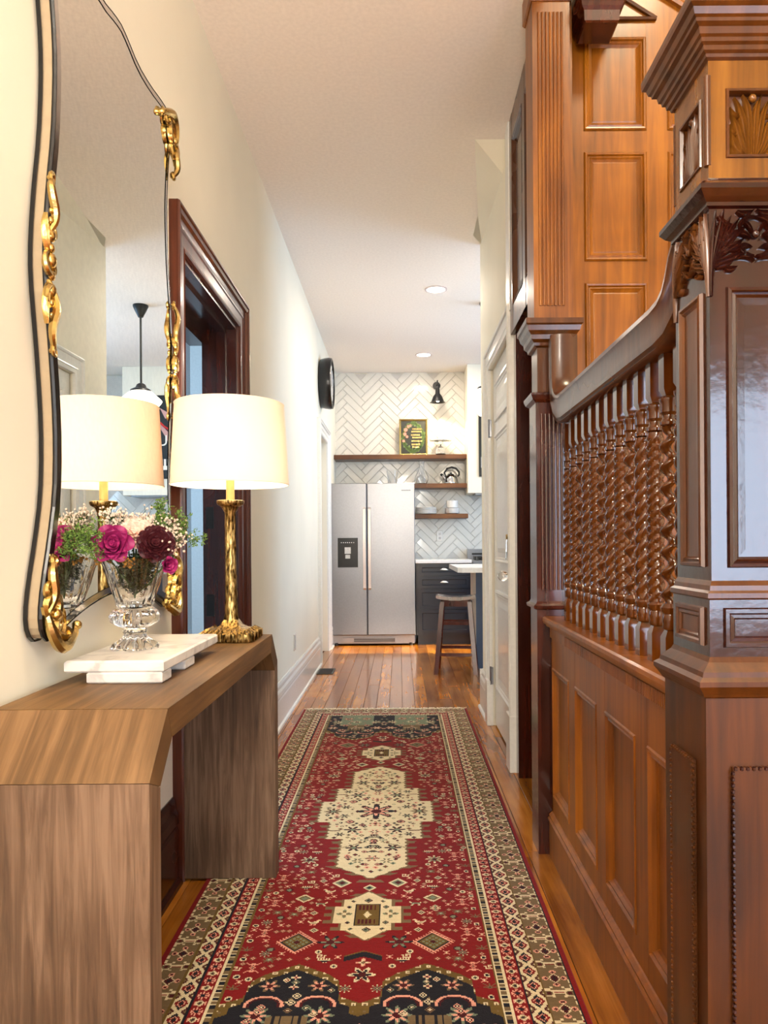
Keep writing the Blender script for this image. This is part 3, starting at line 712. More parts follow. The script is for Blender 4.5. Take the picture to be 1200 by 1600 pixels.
# ------------------------------------------------------------------ flowers
def petal_mesh(name, L, W, cup, curl, mat, ruff=0):
    m = MB(); nu_, nv_ = 6, 6; vs = []
    for i in range(nv_+1):
        t = i/nv_; ww = W*math.sin(PI*(.12+.70*t))**.7
        for j in range(nu_+1):
            s_ = j/nu_*2-1; z = L*t; x_ = ww*s_*.5; y_ = cup*(math.sin(t*PI*.75))-W*.35*(1-s_*s_)*.0+W*.30*s_*s_-curl*max(0, t-.7)**1.2*4
            y_ += ruff*math.sin(9*s_+3*t)*t
            vs.append((x_, -y_, z))
    fs = [(i*(nu_+1)+j, i*(nu_+1)+j+1, (i+1)*(nu_+1)+j+1, (i+1)*(nu_+1)+j) for i in range(nv_) for j in range(nu_)]
    m.add(vs, fs); me = mesh(m, (0, 0, 0)); me.polygons.foreach_set('use_smooth', [True]*len(me.polygons)); me.name = name; me.materials.append(mat); return me
def bloom(name, label, cat, pos, aim, R, mat, layers, group=None, ruff=0, stemto=(VX, VY, VZ+.12)):
    root = thing(name, label, cat, (0, 0, 0), group)
    pm = petal_mesh('petal', R*1.05, R*1.15, R*.30, R*.10, mat, ruff*R)
    for li, (cnt_, tilt, rad, sc) in enumerate(layers):
        for k in range(cnt_):
            a = 2*PI*(k+.37*li)/cnt_+random.uniform(-.12, .12)
            o = bpy.data.objects.new('petal', pm); C.objects.link(o); o.parent = root
            mt = Matrix.Rotation(a, 4, 'Z') @ Matrix.Translation((0, rad*R, -R*.35)) @ Matrix.Rotation(-tilt+random.uniform(-.08, .08), 4, 'X') @ Matrix.Scale(sc, 4)
            o.matrix_local = mt
    q = Vector(aim).to_track_quat('Z', 'Y'); root.rotation_euler = q.to_euler(); root.location = pos
    inv = (Matrix.Translation(Vector(pos)) @ q.to_matrix().to_4x4()).inverted()
    p0 = inv @ Vector(pos); p1 = inv @ Vector(stemto); pm_ = inv @ (Vector(pos)*.5+Vector(stemto)*.5+Vector((0, 0, .0)))
    m = MB(); m.tube([tuple(Vector((0, 0, -R*.3))), tuple((Vector((0, 0, -R*.9))+pm_)/2), tuple(pm_), tuple(p1)], .0022, 6); m.ball((0, 0, -R*.32), R*.25, 8)
    me = mesh(m, (0, 0, 0)); me.materials.append(M['stem']); o = bpy.data.objects.new('stem', me); C.objects.link(o); o.parent = root
    return root
M['stem'] = plain('green_stem', lin(58, 84, 34), .5)
M['fern'] = plain('fern_green', lin(92, 122, 44), .6)
M['leafd'] = plain('dark_leaf', lin(38, 52, 26), .5)
M['mag'] = plain('magenta_petal', lin(150, 28, 92), .55)
M['pinkp'] = plain('pale_pink_petal', lin(236, 196, 176), .6)
M['burg'] = plain('burgundy_petal', lin(66, 6, 18), .6)
M['bb'] = plain('small_cream_florets', lin(226, 204, 184), .7)
M['ochre'] = plain('ochre_florets', lin(150, 104, 34), .7)
roseL = [(3, .02, .05, .7), (4, .15, .12, .8), (5, .38, .2, .9), (6, .68, .3, 1.0), (6, 1.0, .36, 1.05)]
bloom('rose', 'large magenta rose at the left of the bouquet', 'rose', (-.652, 1.675, 1.098), (.35, -1, .25), .040, M['mag'], roseL)
bloom('rose', 'small magenta rose drooping at the right of the bouquet', 'rose', (-.535, 1.70, 1.052), (.7, -.8, -.05), .024, M['mag'], roseL[:4])
bloom('carnation', 'pale pink ruffled carnation in the middle of the bouquet', 'flower', (-.612, 1.715, 1.122), (.25, -.8, .6), .036, M['pinkp'], [(5, .1, .02, .8), (7, .35, .1, .9), (9, .6, .18, 1), (10, .9, .2, 1), (11, 1.2, .2, 1)], ruff=.14)
bloom('dahlia', 'dark burgundy dahlia at the right of the bouquet', 'flower', (-.562, 1.70, 1.100), (.35, -.9, .35), .038, M['burg'], [(6, .1, .02, .7), (8, .35, .1, .8), (10, .6, .18, .95), (12, .9, .2, 1), (12, 1.25, .2, 1)], ruff=.05)
def sprig(name, label, cat, base, tips, fm, n, fr, spread, stemm=M['stem'], group=None):
    root = thing(name, label, cat, base, group)
    m = MB(); f = MB()
    for tip in tips:
        a, b = Vector(base), Vector(tip); mid = (a+b)/2+Vector((0, 0, .02)); m.tube([a, (a+mid)/2, mid, (mid+b)/2+Vector((0, 0, .004)), b], [.0016, .0014, .0012, .001, .0006], 5)
        for i in range(n):
            t = random.uniform(.0, 1)
            p = b*(1-t*.25)+mid*t*.25+Vector([random.gauss(0, spread) for _ in range(3)])
            p.x = max(p.x, -.695)
            m.tube([b*(.8)+mid*.2, p], .0005, 3)
            if fr > 0: f.ball(p, random.uniform(.7, 1.2)*fr, 5)
            else:
                for _ in range(7):
                    d = Vector([random.gauss(0, 1) for _ in range(3)]).normalized()*.009
                    q = p+Vector([random.gauss(0, .004) for _ in range(3)]); s1 = d.orthogonal().normalized()*.0017
                    f.add([q-d*.5, q+s1, q+d*.5, q-s1], [(0, 1, 2, 3)])
    obj('stem', m, stemm, root, stuff=True); obj('florets' if fr > 0 else 'leaflets', f, fm, root, stuff=True)
    return root
vb_ = (VX, VY, VZ+.13)
sprig('babys_breath', "airy baby's breath with tiny cream florets at the top left of the bouquet", 'flower', vb_, [(-.675, 1.72, 1.172), (-.655, 1.74, 1.168), (-.635, 1.76, 1.155), (-.66, 1.71, 1.15)], M['bb'], 90, .0031, .013)
sprig('babys_breath', "baby's breath with cream florets at the top middle of the bouquet", 'flower', vb_, [(-.60, 1.76, 1.165), (-.575, 1.77, 1.160), (-.61, 1.75, 1.150), (-.635, 1.75, 1.152)], M['bb'], 80, .0031, .013)
sprig('babys_breath', "baby's breath reaching out on the right side of the bouquet", 'flower', vb_, [(-.535, 1.75, 1.135), (-.52, 1.73, 1.12), (-.545, 1.76, 1.15), (-.53, 1.72, 1.10)], M['bb'], 70, .0029, .014)
sprig('fern_sprig', 'bright green feathery fern sprig at the left of the bouquet', 'fern', vb_, [(-.69, 1.60, 1.12), (-.685, 1.65, 1.13), (-.68, 1.68, 1.12), (-.688, 1.62, 1.10)], M['fern'], 26, 0, .013)
sprig('fern_sprig', 'upright green sprig standing above the bouquet on its right', 'fern', vb_, [(-.565, 1.76, 1.20), (-.562, 1.76, 1.17), (-.57, 1.76, 1.15), (-.556, 1.76, 1.135)], M['fern'], 22, 0, .007)
sprig('fern_sprig', 'thin green sprig arching out past the right of the vase', 'fern', vb_, [(-.515, 1.76, 1.165), (-.50, 1.75, 1.14), (-.475, 1.76, 1.12)], M['fern'], 14, 0, .010)
sprig('ochre_sprig', 'small ochre florets below the pink carnation', 'flower', vb_, [(-.628, 1.668, 1.070), (-.61, 1.662, 1.062), (-.68, 1.67, 1.07)], M['ochre'], 26, .0032, .008)
sprig('leaf_bunch', 'dark green leaves packed inside the neck of the crystal vase', 'leaves', (VX, VY, VZ+.11), [(-.62, 1.72, 1.01), (-.60, 1.72, 1.04), (-.64, 1.73, 1.04), (-.61, 1.70, 1.06), (-.59, 1.72, 1.06), (-.63, 1.74, 1.06)], M['leafd'], 60, 0, .012)

# ------------------------------------------------------------------ table lamp
LX, LY = -.512, 2.235
lp = thing('table_lamp', 'brass column table lamp with white drum shade at the far end of the console table', 'lamp', (LX, LY, zt))
m = MB(); r_ = lambda h, z: [(LX+h*sx, LY+h*sy, zt+z) for sx, sy in ((-1, -.85), (-.85, -1), (.85, -1), (1, -.85), (1, .85), (.85, 1), (-.85, 1), (-1, .85))]
m.loft([r_(.074, .0005), r_(.078, .01), r_(.076, .024), r_(.066, .032), r_(.045, .036), r_(.03, .045), r_(.021, .062)], caps=True)
for i in range(-4, 5):
    for sx in (-1, 1): m.tube([(LX+sx*.078, LY+i*.017, zt+.004), (LX+sx*.079, LY+i*.017, zt+.024), (LX+sx*.06, LY+i*.013, zt+.036)], .0045, 6)
    m.tube([(LX+i*.017, LY-.078, zt+.004), (LX+i*.017, LY-.079, zt+.024), (LX+i*.013, LY-.06, zt+.036)], .0045, 6)
obj('base', m, M['brass'], lp, smooth=True)
m = MB(); m.lathe([(.023, .055), (.019, .08), (.0175, .15), (.016, .30), (.0165, .385), (.024, .40), (.03, .405)], (LX, LY, zt), 28, lambda a, z: .07*math.cos(7*a+9*math.sin(z*40))+.04*math.sin(3*a+z*90)); obj('column', m, M['brass'], lp, smooth=True)
m = MB(); m.lathe([(.028, .402), (.038, .408), (.041, .414), (.041, .420), (.036, .422), (.01, .421)], (LX, LY, zt), 28); obj('drip_cup', m, M['brass'], lp, smooth=True)
m = MB(); m.lathe([(.0125, .422), (.0125, .50), (.010, .505)], (LX, LY, zt), 20); obj('candle_sleeve', m, plain('ivory_sleeve', lin(206, 172, 104), .5), lp, smooth=True)
m = MB(); m.ball((LX, LY, zt+.56), .030, 14, (1, 1, 1.2)); bl = obj('bulb', m, M['bulb'], lp, smooth=True)
SB, ST = 1.277, 1.522
m = MB(); R0, R1 = .175, .162
L = []
for r__, z in ((R0, SB), (R0+.0015, SB+.002), (R0, SB+.005), (R1, ST-.005), (R1+.0015, ST-.002), (R1, ST), (R1-.002, ST), (R0-.002, SB)):
    L.append([(LX+r__*math.cos(2*PI*i/72), LY+r__*math.sin(2*PI*i/72), z) for i in range(72)])
m.loft(L+[L[0]]); obj('lamp_shade', m, M['shade'], lp, smooth=True)
m = MB()
for i in range(3):
    a = 2*PI*i/3+.3; m.tube([(LX, LY, 1.49), (LX+.16*math.cos(a), LY+.16*math.sin(a), 1.515)], .0015, 5)
m.tube([(LX, LY, zt+.58), (LX, LY, 1.505)], .003, 6)
obj('shade_harp', m, M['brass'], lp)
pl = bpy.data.lights.new('lamp_bulb', 'POINT'); pl.energy = 5.6; pl.color = (1, .84, .62); pl.shadow_soft_size = .035
po = bpy.data.objects.new('lamp_bulb', pl); C.objects.link(po); po.parent = lp; po.location = (0, 0, .62)

# ------------------------------------------------------------------ wall mirror
MC = 1.89
half = [(0, .985), (.10, .981), (.19, .968), (.28, .948), (.35, .925), (.405, .905), (.435, .925), (.442, .965), (.43, 1.02), (.40, 1.11), (.376, 1.20), (.370, 1.30), (.376, 1.40), (.392, 1.52), (.412, 1.64), (.41, 1.72), (.394, 1.83), (.372, 1.94), (.362, 2.05), (.362, 2.14), (.376, 2.24), (.398, 2.34), (.395, 2.40), (.37, 2.43), (.31, 2.425), (.22, 2.41), (.12, 2.405), (.04, 2.425), (0, 2.43)]
def smooth_poly(P, it=2):
    for _ in range(it):
        Q = []
        for a, b in zip(P[:-1], P[1:]): Q += [(a[0]*.75+b[0]*.25, a[1]*.75+b[1]*.25), (a[0]*.25+b[0]*.75, a[1]*.25+b[1]*.75)]
        P = [P[0]]+Q+[P[-1]]
    return P
hp = smooth_poly(half, 1)
outl = hp[:-1]+[(-t, z) for t, z in reversed(hp)][:-1]
outl = [(MC+t, z) for t, z in outl]
def offs(poly, d):
    n = len(poly); R_ = []
    for i in range(n):
        a, b = Vector(poly[i-1]), Vector(poly[(i+1) % n]); t = (b-a).normalized(); q = Vector((-t.y, t.x))
        R_.append((poly[i][0]+q.x*d, poly[i][1]+q.y*d))
    return R_
mr = thing('wall_mirror', 'tall shaped mirror with gilt scroll mounts above the console table', 'mirror', (-.74, MC, .90))
T = PX(-.742)
def strip(prof, name, mat):
    m = MB(); m.loft([[T(a, b, w) for a, b in offs(outl, o_)] for o_, w in prof]); return obj(name, m, mat, mr)
M['mfr'] = plain('pale_taupe_frame_paint', lin(168, 148, 118), .5)
bk = MB(); bk.prism(offs(outl, .004), T, .004, .034); obj('backboard', bk, M['mfr'], mr)
strip([(0, .003), (-.003, .003), (-.003, .011), (0, .011), (0, .003)], 'rear_bead', M['blackp'])  # dark line next to the wall
strip([(0, .031), (-.0025, .031), (-.003, .035), (-.001, .0395), (.0005, .0396), (.0015, .031), (0, .031)], 'edge_bead', M['blackp'])
m = MB(); ii = offs(outl, .002); m.prism(ii, T, .0335, .0385); obj('mirror_glass', m, M['mirror'], mr)
m = MB(); a_, b_ = offs(outl, .003), offs(outl, .018)
m.loft([[T(p, q, .0388) for p, q in a_], [T(p, q, .0402) for p, q in b_]]); obj('glass_bevel', m, M['chrome'], mr) 
def scroll(m, T, c, s, ang, flip=1, r=.006, turns=1.6):
    pts = []; rad = []
    for i in range(26):
        t = i/25; a = ang+flip*t*turns*2*PI; R_ = s*(1-t)**.8
        pts.append(T(c[0]+R_*math.cos(a), c[1]+R_*math.sin(a), .044+.004*math.sin(t*6))); rad.append(r*(.5+.7*math.sin(PI*min(1, .1+t*.8))))
    m.tube(pts, rad, 6)
def arc(m, T, pts, r):
    P = smooth_poly(pts, 2); n = len(P); m.tube([T(a, b, .042+.012*math.sin(PI*i/(n-1))) for i, (a, b) in enumerate(P)], [r*(.45+.8*math.sin(PI*i/(n-1))) for i in range(n)], 7)
def mid_mount(sg, c0, zz, name='scroll_mount'):
    m = MB(); x = c0
    e = lambda t, z: (x+sg*t, zz+z)
    arc(m, T, [e(.004, .18), e(-.018, .15), e(.01, .10), e(-.012, .06)], .007); scroll(m, T, e(.004, .178), .014, 0, 1, .004)
    arc(m, T, [e(.01, -.17), e(-.02, -.13), e(.012, -.08), e(-.01, -.03)], .007); scroll(m, T, e(.008, -.165), .014, 0, -1, .004)
    for z, r in ((.06, .012), (.035, .009), (.01, .014), (-.02, .010), (-.05, .013), (-.075, .008), (.09, .008), (.11, .006), (-.1, .007)): m.ball(T(*e(-.004, z), .048), r, 10, (.7, 1, 1.1))
    scroll(m, T, e(-.008, .0), .026, PI/2, 1, .006); scroll(m, T, e(-.006, -.06), .022, -PI/2, -1, .006); scroll(m, T, e(-.004, .07), .02, PI/2, -1, .005)
    m.lobe(T, [e(0, .02), e(-.035, .05), e(-.02, .1)], .008, .01, .040); m.lobe(T, [e(0, -.03), e(-.035, -.07), e(-.018, -.12)], .008, .01, .040)
    return obj(name, m, M['gold'], mr, smooth=True)
mid_mount(1, MC-.405, 1.66); mid_mount(-1, MC+.405, 1.66)
def corner_mount(sg, up):
    m = MB(); cx, cz = MC-sg*.425, (.95 if up > 0 else 2.36)
    e = lambda t, z: (cx+sg*t, cz+up*z)
    arc(m, T, [e(.02, .12), e(-.002, .09), e(.012, .05), e(-.01, .01)], .008); scroll(m, T, e(.022, .118), .012, PI/2, -1, .005)
    scroll(m, T, e(.012, .03), .030, PI, 1, .009, 1.8); scroll(m, T, e(.04, -.012), .026, 0, -1, .008, 1.5)
    arc(m, T, [e(-.01, .02), e(.0, -.03), e(.04, -.065), e(.085, -.045), e(.12, -.028)], .010)
    for q_ in range(7): m.lobe(T, [e(.0+.015*q_, -.02-.005*q_), e(.01+.015*q_, -.045), e(.022+.015*q_, -.05+.004*q_)], .005, .012, .044)
    scroll(m, T, e(.07, -.035), .02, PI, 1, .006, 1.5); scroll(m, T, e(-.004, .06), .018, 0, 1, .005, 1.5)
    m.ball(T(*e(.125, -.022), .046), .011, 10); scroll(m, T, e(.118, -.03), .012, 0, -1, .004)
    m.lobe(T, [e(0, .0), e(.02, -.05), e(.07, -.035)], .012, .014, .042); m.lobe(T, [e(.01, .02), e(.05, .03), e(.06, -.01)], .009, .012, .042)
    m.ball(T(*e(.02, .01), .05), .013, 10)
    return obj('corner_mount', m, M['gold'], mr, smooth=True)
for sg in (1, -1):
    for up in (1, -1): corner_mount(sg, up)

# outlet, register, clock
ol = thing('wall_outlet', 'white wall outlet low on the left hallway wall', 'outlet', (-.745, 5.18, .35))
m = MB(); m.box(5.145, .35, 0, 5.215, .465, .006, T=PX(-.745), bev=.002); obj('cover_plate', m, M['ceramic'], ol)
for z in (.38, .435):
    m = MB(); m.box(5.165, z-.014, .006, 5.195, z+.014, .009, T=PX(-.745)); obj('socket', m, plain('socket_grey', lin(190, 188, 182), .5), ol)
rg = thing('floor_register', 'dark metal floor vent register beside the left baseboard', 'vent', (-.64, 6.33, 0))
m = MB(); m.box(-.71, 6.2, .0002, -.57, 6.46, .006, bev=.002); obj('frame', m, plain('bronze_vent', lin(70, 76, 76), .4, .6), rg)
m = MB()
for i in range(9): m.box(-.695, 6.215+i*.027, .006, -.585, 6.228+i*.027, .009)
obj('louvres', m, M['black'], rg)
ck = thing('wall_clock', 'large round black wall clock on the left wall near the kitchen', 'clock', (-.745, 7.0, 2.61))
m = MB(); m.lathe([(.19, .001), (.225, .01), (.235, .05), (.24, .09), (.235, .115), (.225, .12), (.215, .118), (.205, .10), (.2, .10)], (-.745, 7.0, 2.61), 48, ax='x'); obj('case', m, M['blackp'], ck, smooth=True)
m = MB(); m.lathe([(.203, .101), (.203, .104)], (-.745, 7.0, 2.61), 48, ax='x'); obj('dial', m, M['ceramic'], ck)
m = MB()
for i in range(12):
    a = i*PI/6; m.box(-.003, .165, .104, .003, .19, .107, T=lambda u, v, w: (-.745+w, 7.0+u*math.cos(a)-v*math.sin(a), 2.61+u*math.sin(a)+v*math.cos(a)))
obj('hour_marks', m, M['black'], ck)
for L_, a in ((.16, .6), (.11, 2.2)):
    m = MB(); m.box(-.004, -.02, .107, .004, L_, .109, T=lambda u, v, w: (-.745+w, 7.0+u*math.cos(a)-v*math.sin(a), 2.61+u*math.sin(a)+v*math.cos(a))); obj('hand', m, M['black'], ck)

# ------------------------------------------------------------------ post with fluted pilaster (far end of balustrade)
PXc, PYc, ph = .543, 2.665, .062
pp = thing('fluted_post', 'tall fluted wooden pilaster post with capitals at the far end of the balusters', 'post', (PXc, PYc, 0))
m = MB(); m.sq(PXc, PYc, [(ph, 0), (ph, .86)]); obj('lower_shaft', m, M['red'], pp)
m = MB(); m.sq(PXc, PYc, [(ph, .86), (ph+.012, .865), (ph+.014, .875), (ph+.004, .882), (ph, .89)]); obj('lower_ledge', m, M['red'], pp)
m = MB(); m.sq(PXc, PYc, [(ph, .89), (ph, 1.59)]); obj('middle_shaft', m, M['red'], pp)
def flutes(m, x0, x1, z0, z1, y, n, T):
    st = (x1-x0)/n
    for i in range(n):
        c = x0+(i+.5)*st
        m.loft([[T(c+st*.38*math.cos(a), z, max(0, st*.40*math.sin(a))) for a in [PI*k/6 for k in range(7)]]+[T(c-st*.38, z, -.002), T(c+st*.38, z, -.002)] for z in (z0, z1)], caps=True)
m = MB(); flutes(m, PXc-ph+.014, PXc+ph-.014, .93, 1.55, 0, 7, FY(PYc-ph)); obj('lower_fluting', m, M['red'], pp)
m = MB(); m.sq(PXc, PYc, [(ph, 1.59), (ph+.012, 1.60), (ph+.018, 1.615), (ph+.018, 1.622), (ph-.006, 1.63)]); obj('middle_ledge', m, M['red'], pp)
m = MB(); m.sq(PXc, PYc, [(ph-.008, 1.63), (ph-.008, 1.785)]); obj('necking_block', m, M['brown'], pp)
m = MB(); m.sq(PXc, PYc, [(ph-.006, 1.785), (ph+.004, 1.79), (ph+.006, 1.80), (ph+.016, 1.81), (ph+.018, 1.825), (ph+.028, 1.838), (ph+.032, 1.855), (ph+.038, 1.86), (ph+.038, 1.878), (ph, 1.88)]); obj('capital', m, M['brown'], pp)
m = MB(); m.sq(PXc, PYc, [(ph+.004, 1.88), (ph+.004, H+.02)]); m.box(PXc+ph, PYc-.03, 1.88, PXc+ph+.02, PYc+.085, H+.3); obj('upper_pilaster', m, M['oak'], pp)
m = MB(); flutes(m, PXc-ph+.012, PXc+ph-.018, 1.93, 2.96, 0, 7, FY(PYc-ph-.004)); obj('upper_fluting', m, M['oak'], pp)
m = MB(); m.sq(PXc, PYc, [(ph+.008, 3.0), (ph+.014, 3.01), (ph+.014, H+.01)]); obj('upper_cap', m, M['oak'], pp)

# ------------------------------------------------------------------ wainscot (knee wall) below balustrade
kw = thing('wainscot_panelling', 'russet wooden knee wall with raised panels, reeded band and moulded cap under the balusters', 'panelling', (.58, 2.0, 0))
YA, YB = 1.38, 2.60
obj('backing', bx(.548, YA, 0, .60, YB, .80), M['wains'], kw)
ops = [(2.335, 2.585), (2.005, 2.255), (1.675, 1.925), (1.39, 1.595)]
ys = [YA, 1.39, 1.595, 1.675, 1.925, 2.005, 2.255, 2.335, 2.585, YB]
for i in range(0, 10, 2):
    obj('stile', bx(.530, ys[i], .15, .548, ys[i+1], .765), M['wains'], kw)
for a, b in ops:
    obj('rail', bx(.5305, a, .66, .548, b, .765), M['wains'], kw); obj('rail', bx(.5305, a, .15, .548, b, .205), M['wains'], kw)
    m = MB(); m.ring(FX(.548), (a, .205, b, .66), [(0, .017), (.004, .021), (.010, .021), (.014, .014), (.020, .016), (.026, .008), (.032, .004), (.036, .004)]); obj('panel', m, M['wains'], kw)
m = MB(); T = FX(.530)
pr = [(0, 0), (0, .012), (.118, .012), (.122, .016), (.130, .018), (.136, .012), (.142, .013), (.150, .004), (.152, 0)]
m.loft([[T(y, z, w) for z, w in pr] for y in (YA, YB)], caps=True); obj('baseboard', m, M['wains'], kw)
m = MB(); m.box(.524, YA, .765, .55, YB, .800); obj('band_backing', m, M['wains'], kw)
m = MB(); y = YA+.006
while y < 2.35:
    m.box(.519, y, .768, .525, y+.0062, .797); y += .0105
obj('reeded_band', m, M['wains'], kw, stuff=True)
m = MB(); pr = [(.80, .52), (.804, .512), (.81, .510), (.814, .502), (.824, .499), (.834, .499), (.838, .505), (.838, .62), (.80, .62)]
m.loft([[(x_, y_, z) for z, x_ in pr] for y_ in (YA, 2.60)], caps=True); obj('cap_rail', m, M['wains'], kw)

# ------------------------------------------------------------------ balustrade
bs = thing('balustrade', 'staircase balustrade with moulded handrail and thirteen twisted wooden balusters', 'balustrade', (.56, 2.0, .838))
BXc = .560
RB = 1.487   # rail underside
def baluster(kind):
    m = MB(); h = .0155; z0, z1 = .0005, RB-.838-.0005
    m.sq(0, 0, [(h, z0), (h, .062), (h*.55, .078)])
    m.lathe([(.0145, .078), (.0165, .082), (.0155, .090), (.0165, .094), (.0165, .106), (.0150, .110), (.019, .116), (.020, .124), (.014, .132)], (0, 0, 0), 14)
    tz0, tz1 = .130, z1-.150
    L = []; n = 90
    starts, turns, amp, R_ = [(3, 4.0, .20, .0165), (1, 8.4, .0, .0105), (4, 4.6, .15, .0165)][kind]
    for i in range(n+1):
        t = i/n; z = tz0+(tz1-tz0)*t; ph_ = 2*PI*turns*t; env = min(1, t*14+.35, (1-t)*14+.35); l = []
        for j in range(24):
            a = 2*PI*j/24
            if kind == 1:
                cx, cy = .0078*env*math.cos(ph_), .0078*env*math.sin(ph_); rr = R_+.0015
                l.append((cx+rr*math.cos(a), cy+rr*math.sin(a), z))
            else:
                rr = R_*(1+amp*env*(2.4*abs(math.cos(starts*(a-ph_)/2))-1.4))
                l.append((rr*math.cos(a), rr*math.sin(a), z))
        L.append(l)
    m.loft(L, caps=True)
    q = z1-.150
    m.lathe([(.012, q), (.018, q+.004), (.0185, q+.010), (.0135, q+.016), (.0125, q+.024), (.0175, q+.03), (.0175, q+.048), (.0195, q+.052), (.020, q+.058), (.0150, q+.063)], (0, 0, 0), 14)
    m.sq(0, 0, [(h*.55, q+.062), (h, q+.078), (h, z1)])
    me = mesh(m, (0, 0, 0)); fixn(me); me.polygons.foreach_set('use_smooth', [True]*len(me.polygons)); me.set_sharp_from_angle(angle=.6); me.name = 'baluster'; me.materials.append(M['twist']); return me
kinds = [baluster(i) for i in range(3)]
for k in range(13):
    o = bpy.data.objects.new('baluster', kinds[k % 3]); C.objects.link(o); o.parent = bs
    o.location = Vector((BXc, 1.452+.0827*k, .838))-WO[bs.name]; o.rotation_euler = (0, 0, 0)
# hand rail swept in YZ plane
path = [(1.362, 1.640), (1.385, 1.622), (1.405, 1.590), (1.43, 1.562), (1.47, 1.545), (1.52, 1.540), (1.8, 1.540), (2.2, 1.540), (2.40, 1.540), (2.45, 1.546), (2.49, 1.566), (2.522, 1.602), (2.535, 1.65), (2.538, 1.72), (2.538, 1.80)]
sec = [(-.030, -.053), (-.036, -.048), (-.030, -.042), (-.038, -.036), (-.040, -.02), (-.040, .018), (-.046, .026), (-.044, .038), (-.030, .046), (-.01, .050), (.01, .050), (.030, .046), (.044, .038), (.046, .026), (.040, .018), (.040, -.02), (.038, -.036), (.030, -.042), (.036, -.048), (.030, -.053)]
m = MB(); L = []
for i, (y, z) in enumerate(path):
    a, b = Vector(path[max(0, i-1)]), Vector(path[min(len(path)-1, i+1)]); t = (b-a).normalized(); nx, nz = -t.y, t.x
    L.append([(BXc+s_[0], y+nx*s_[1], z+nz*s_[1]) for s_ in sec])
m.loft(L, caps=True); obj('handrail', m, M['brown'], bs, smooth=True)

# ------------------------------------------------------------------ newel post
NX, NY = .584, 1.285
nw = thing('newel_post', 'massive square carved newel post in dark glossy wood at the right edge', 'newel post', (NX, NY, 0))
def faces(h): return [FX(NX-h), FY(NY-h), PX(NX+h), FYb(NY+h)]
def cen(i): return NY if i in (0, 2) else NX
hl, hm, hs, hu_ = .092, .080, .074, .074
m = MB(); m.sq(NX, NY, [(hl, 0), (hl, .855)]); obj('plinth', m, M['plinthw'], nw)
for i in range(4):
    c = cen(i); T = faces(hl)[i]
    m = MB()
    m.box(c-.052, .04, 0, c+.045, .735, .007, T=T, bev=.001); 
    obj('raised_panel', m, M['plinthw'], nw)
    m = MB(); z = .05
    while z < .73: m.ball(T(c-.052, z, .006), .0042, 6); m.ball(T(c+.045, z, .006), .0042, 6); z += .0098
    x_ = c-.048
    while x_ < c+.044: m.ball(T(x_, .733, .006), .0042, 6); x_ += .0098
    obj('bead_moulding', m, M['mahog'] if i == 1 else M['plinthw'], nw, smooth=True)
m = MB(); m.sq(NX, NY, [(hl, .845), (hl+.004, .848), (hl+.006, .852), (hl+.010, .858), (hl+.016, .866), (hl+.016, .874), (hl+.008, .880), (hl+.006, .888), (hl, .894), (hm+.004, .902), (hm, .91)]); obj('plinth_moulding', m, M['plinthw'], nw)
m = MB(); m.sq(NX, NY, [(hm, .908), (hm, 1.005)]); obj('middle_block', m, M['mahog'], nw)
RP = [(0, .0005), (.004, .006), (.009, .005), (.013, -.001), (.018, .001), (.022, -.006)]
for i in range(4):
    c = cen(i); m = MB(); m.ring(faces(hm)[i], (c-.058, .925, c+.058, .990), [(0, .0), (.002, .006), (.008, .006), (.011, .003), (.016, .004), (.019, .0005), (.024, .0005)]); obj('block_panel', m, M['mahog'] if i == 1 else M['brown'], nw)  # side panels browner than the front, reflected light put into the wood colour
m = MB(); m.sq(NX, NY, [(hm, 1.003), (hm+.004, 1.006), (hm+.004, 1.014), (hm-.001, 1.018), (hm-.002, 1.026), (hs, 1.034)]); obj('block_moulding', m, M['brown'], nw)
m = MB(); m.sq(NX, NY, [(hs, 1.03), (hs, 1.645)]); obj('shaft', m, M['mahog'], nw)
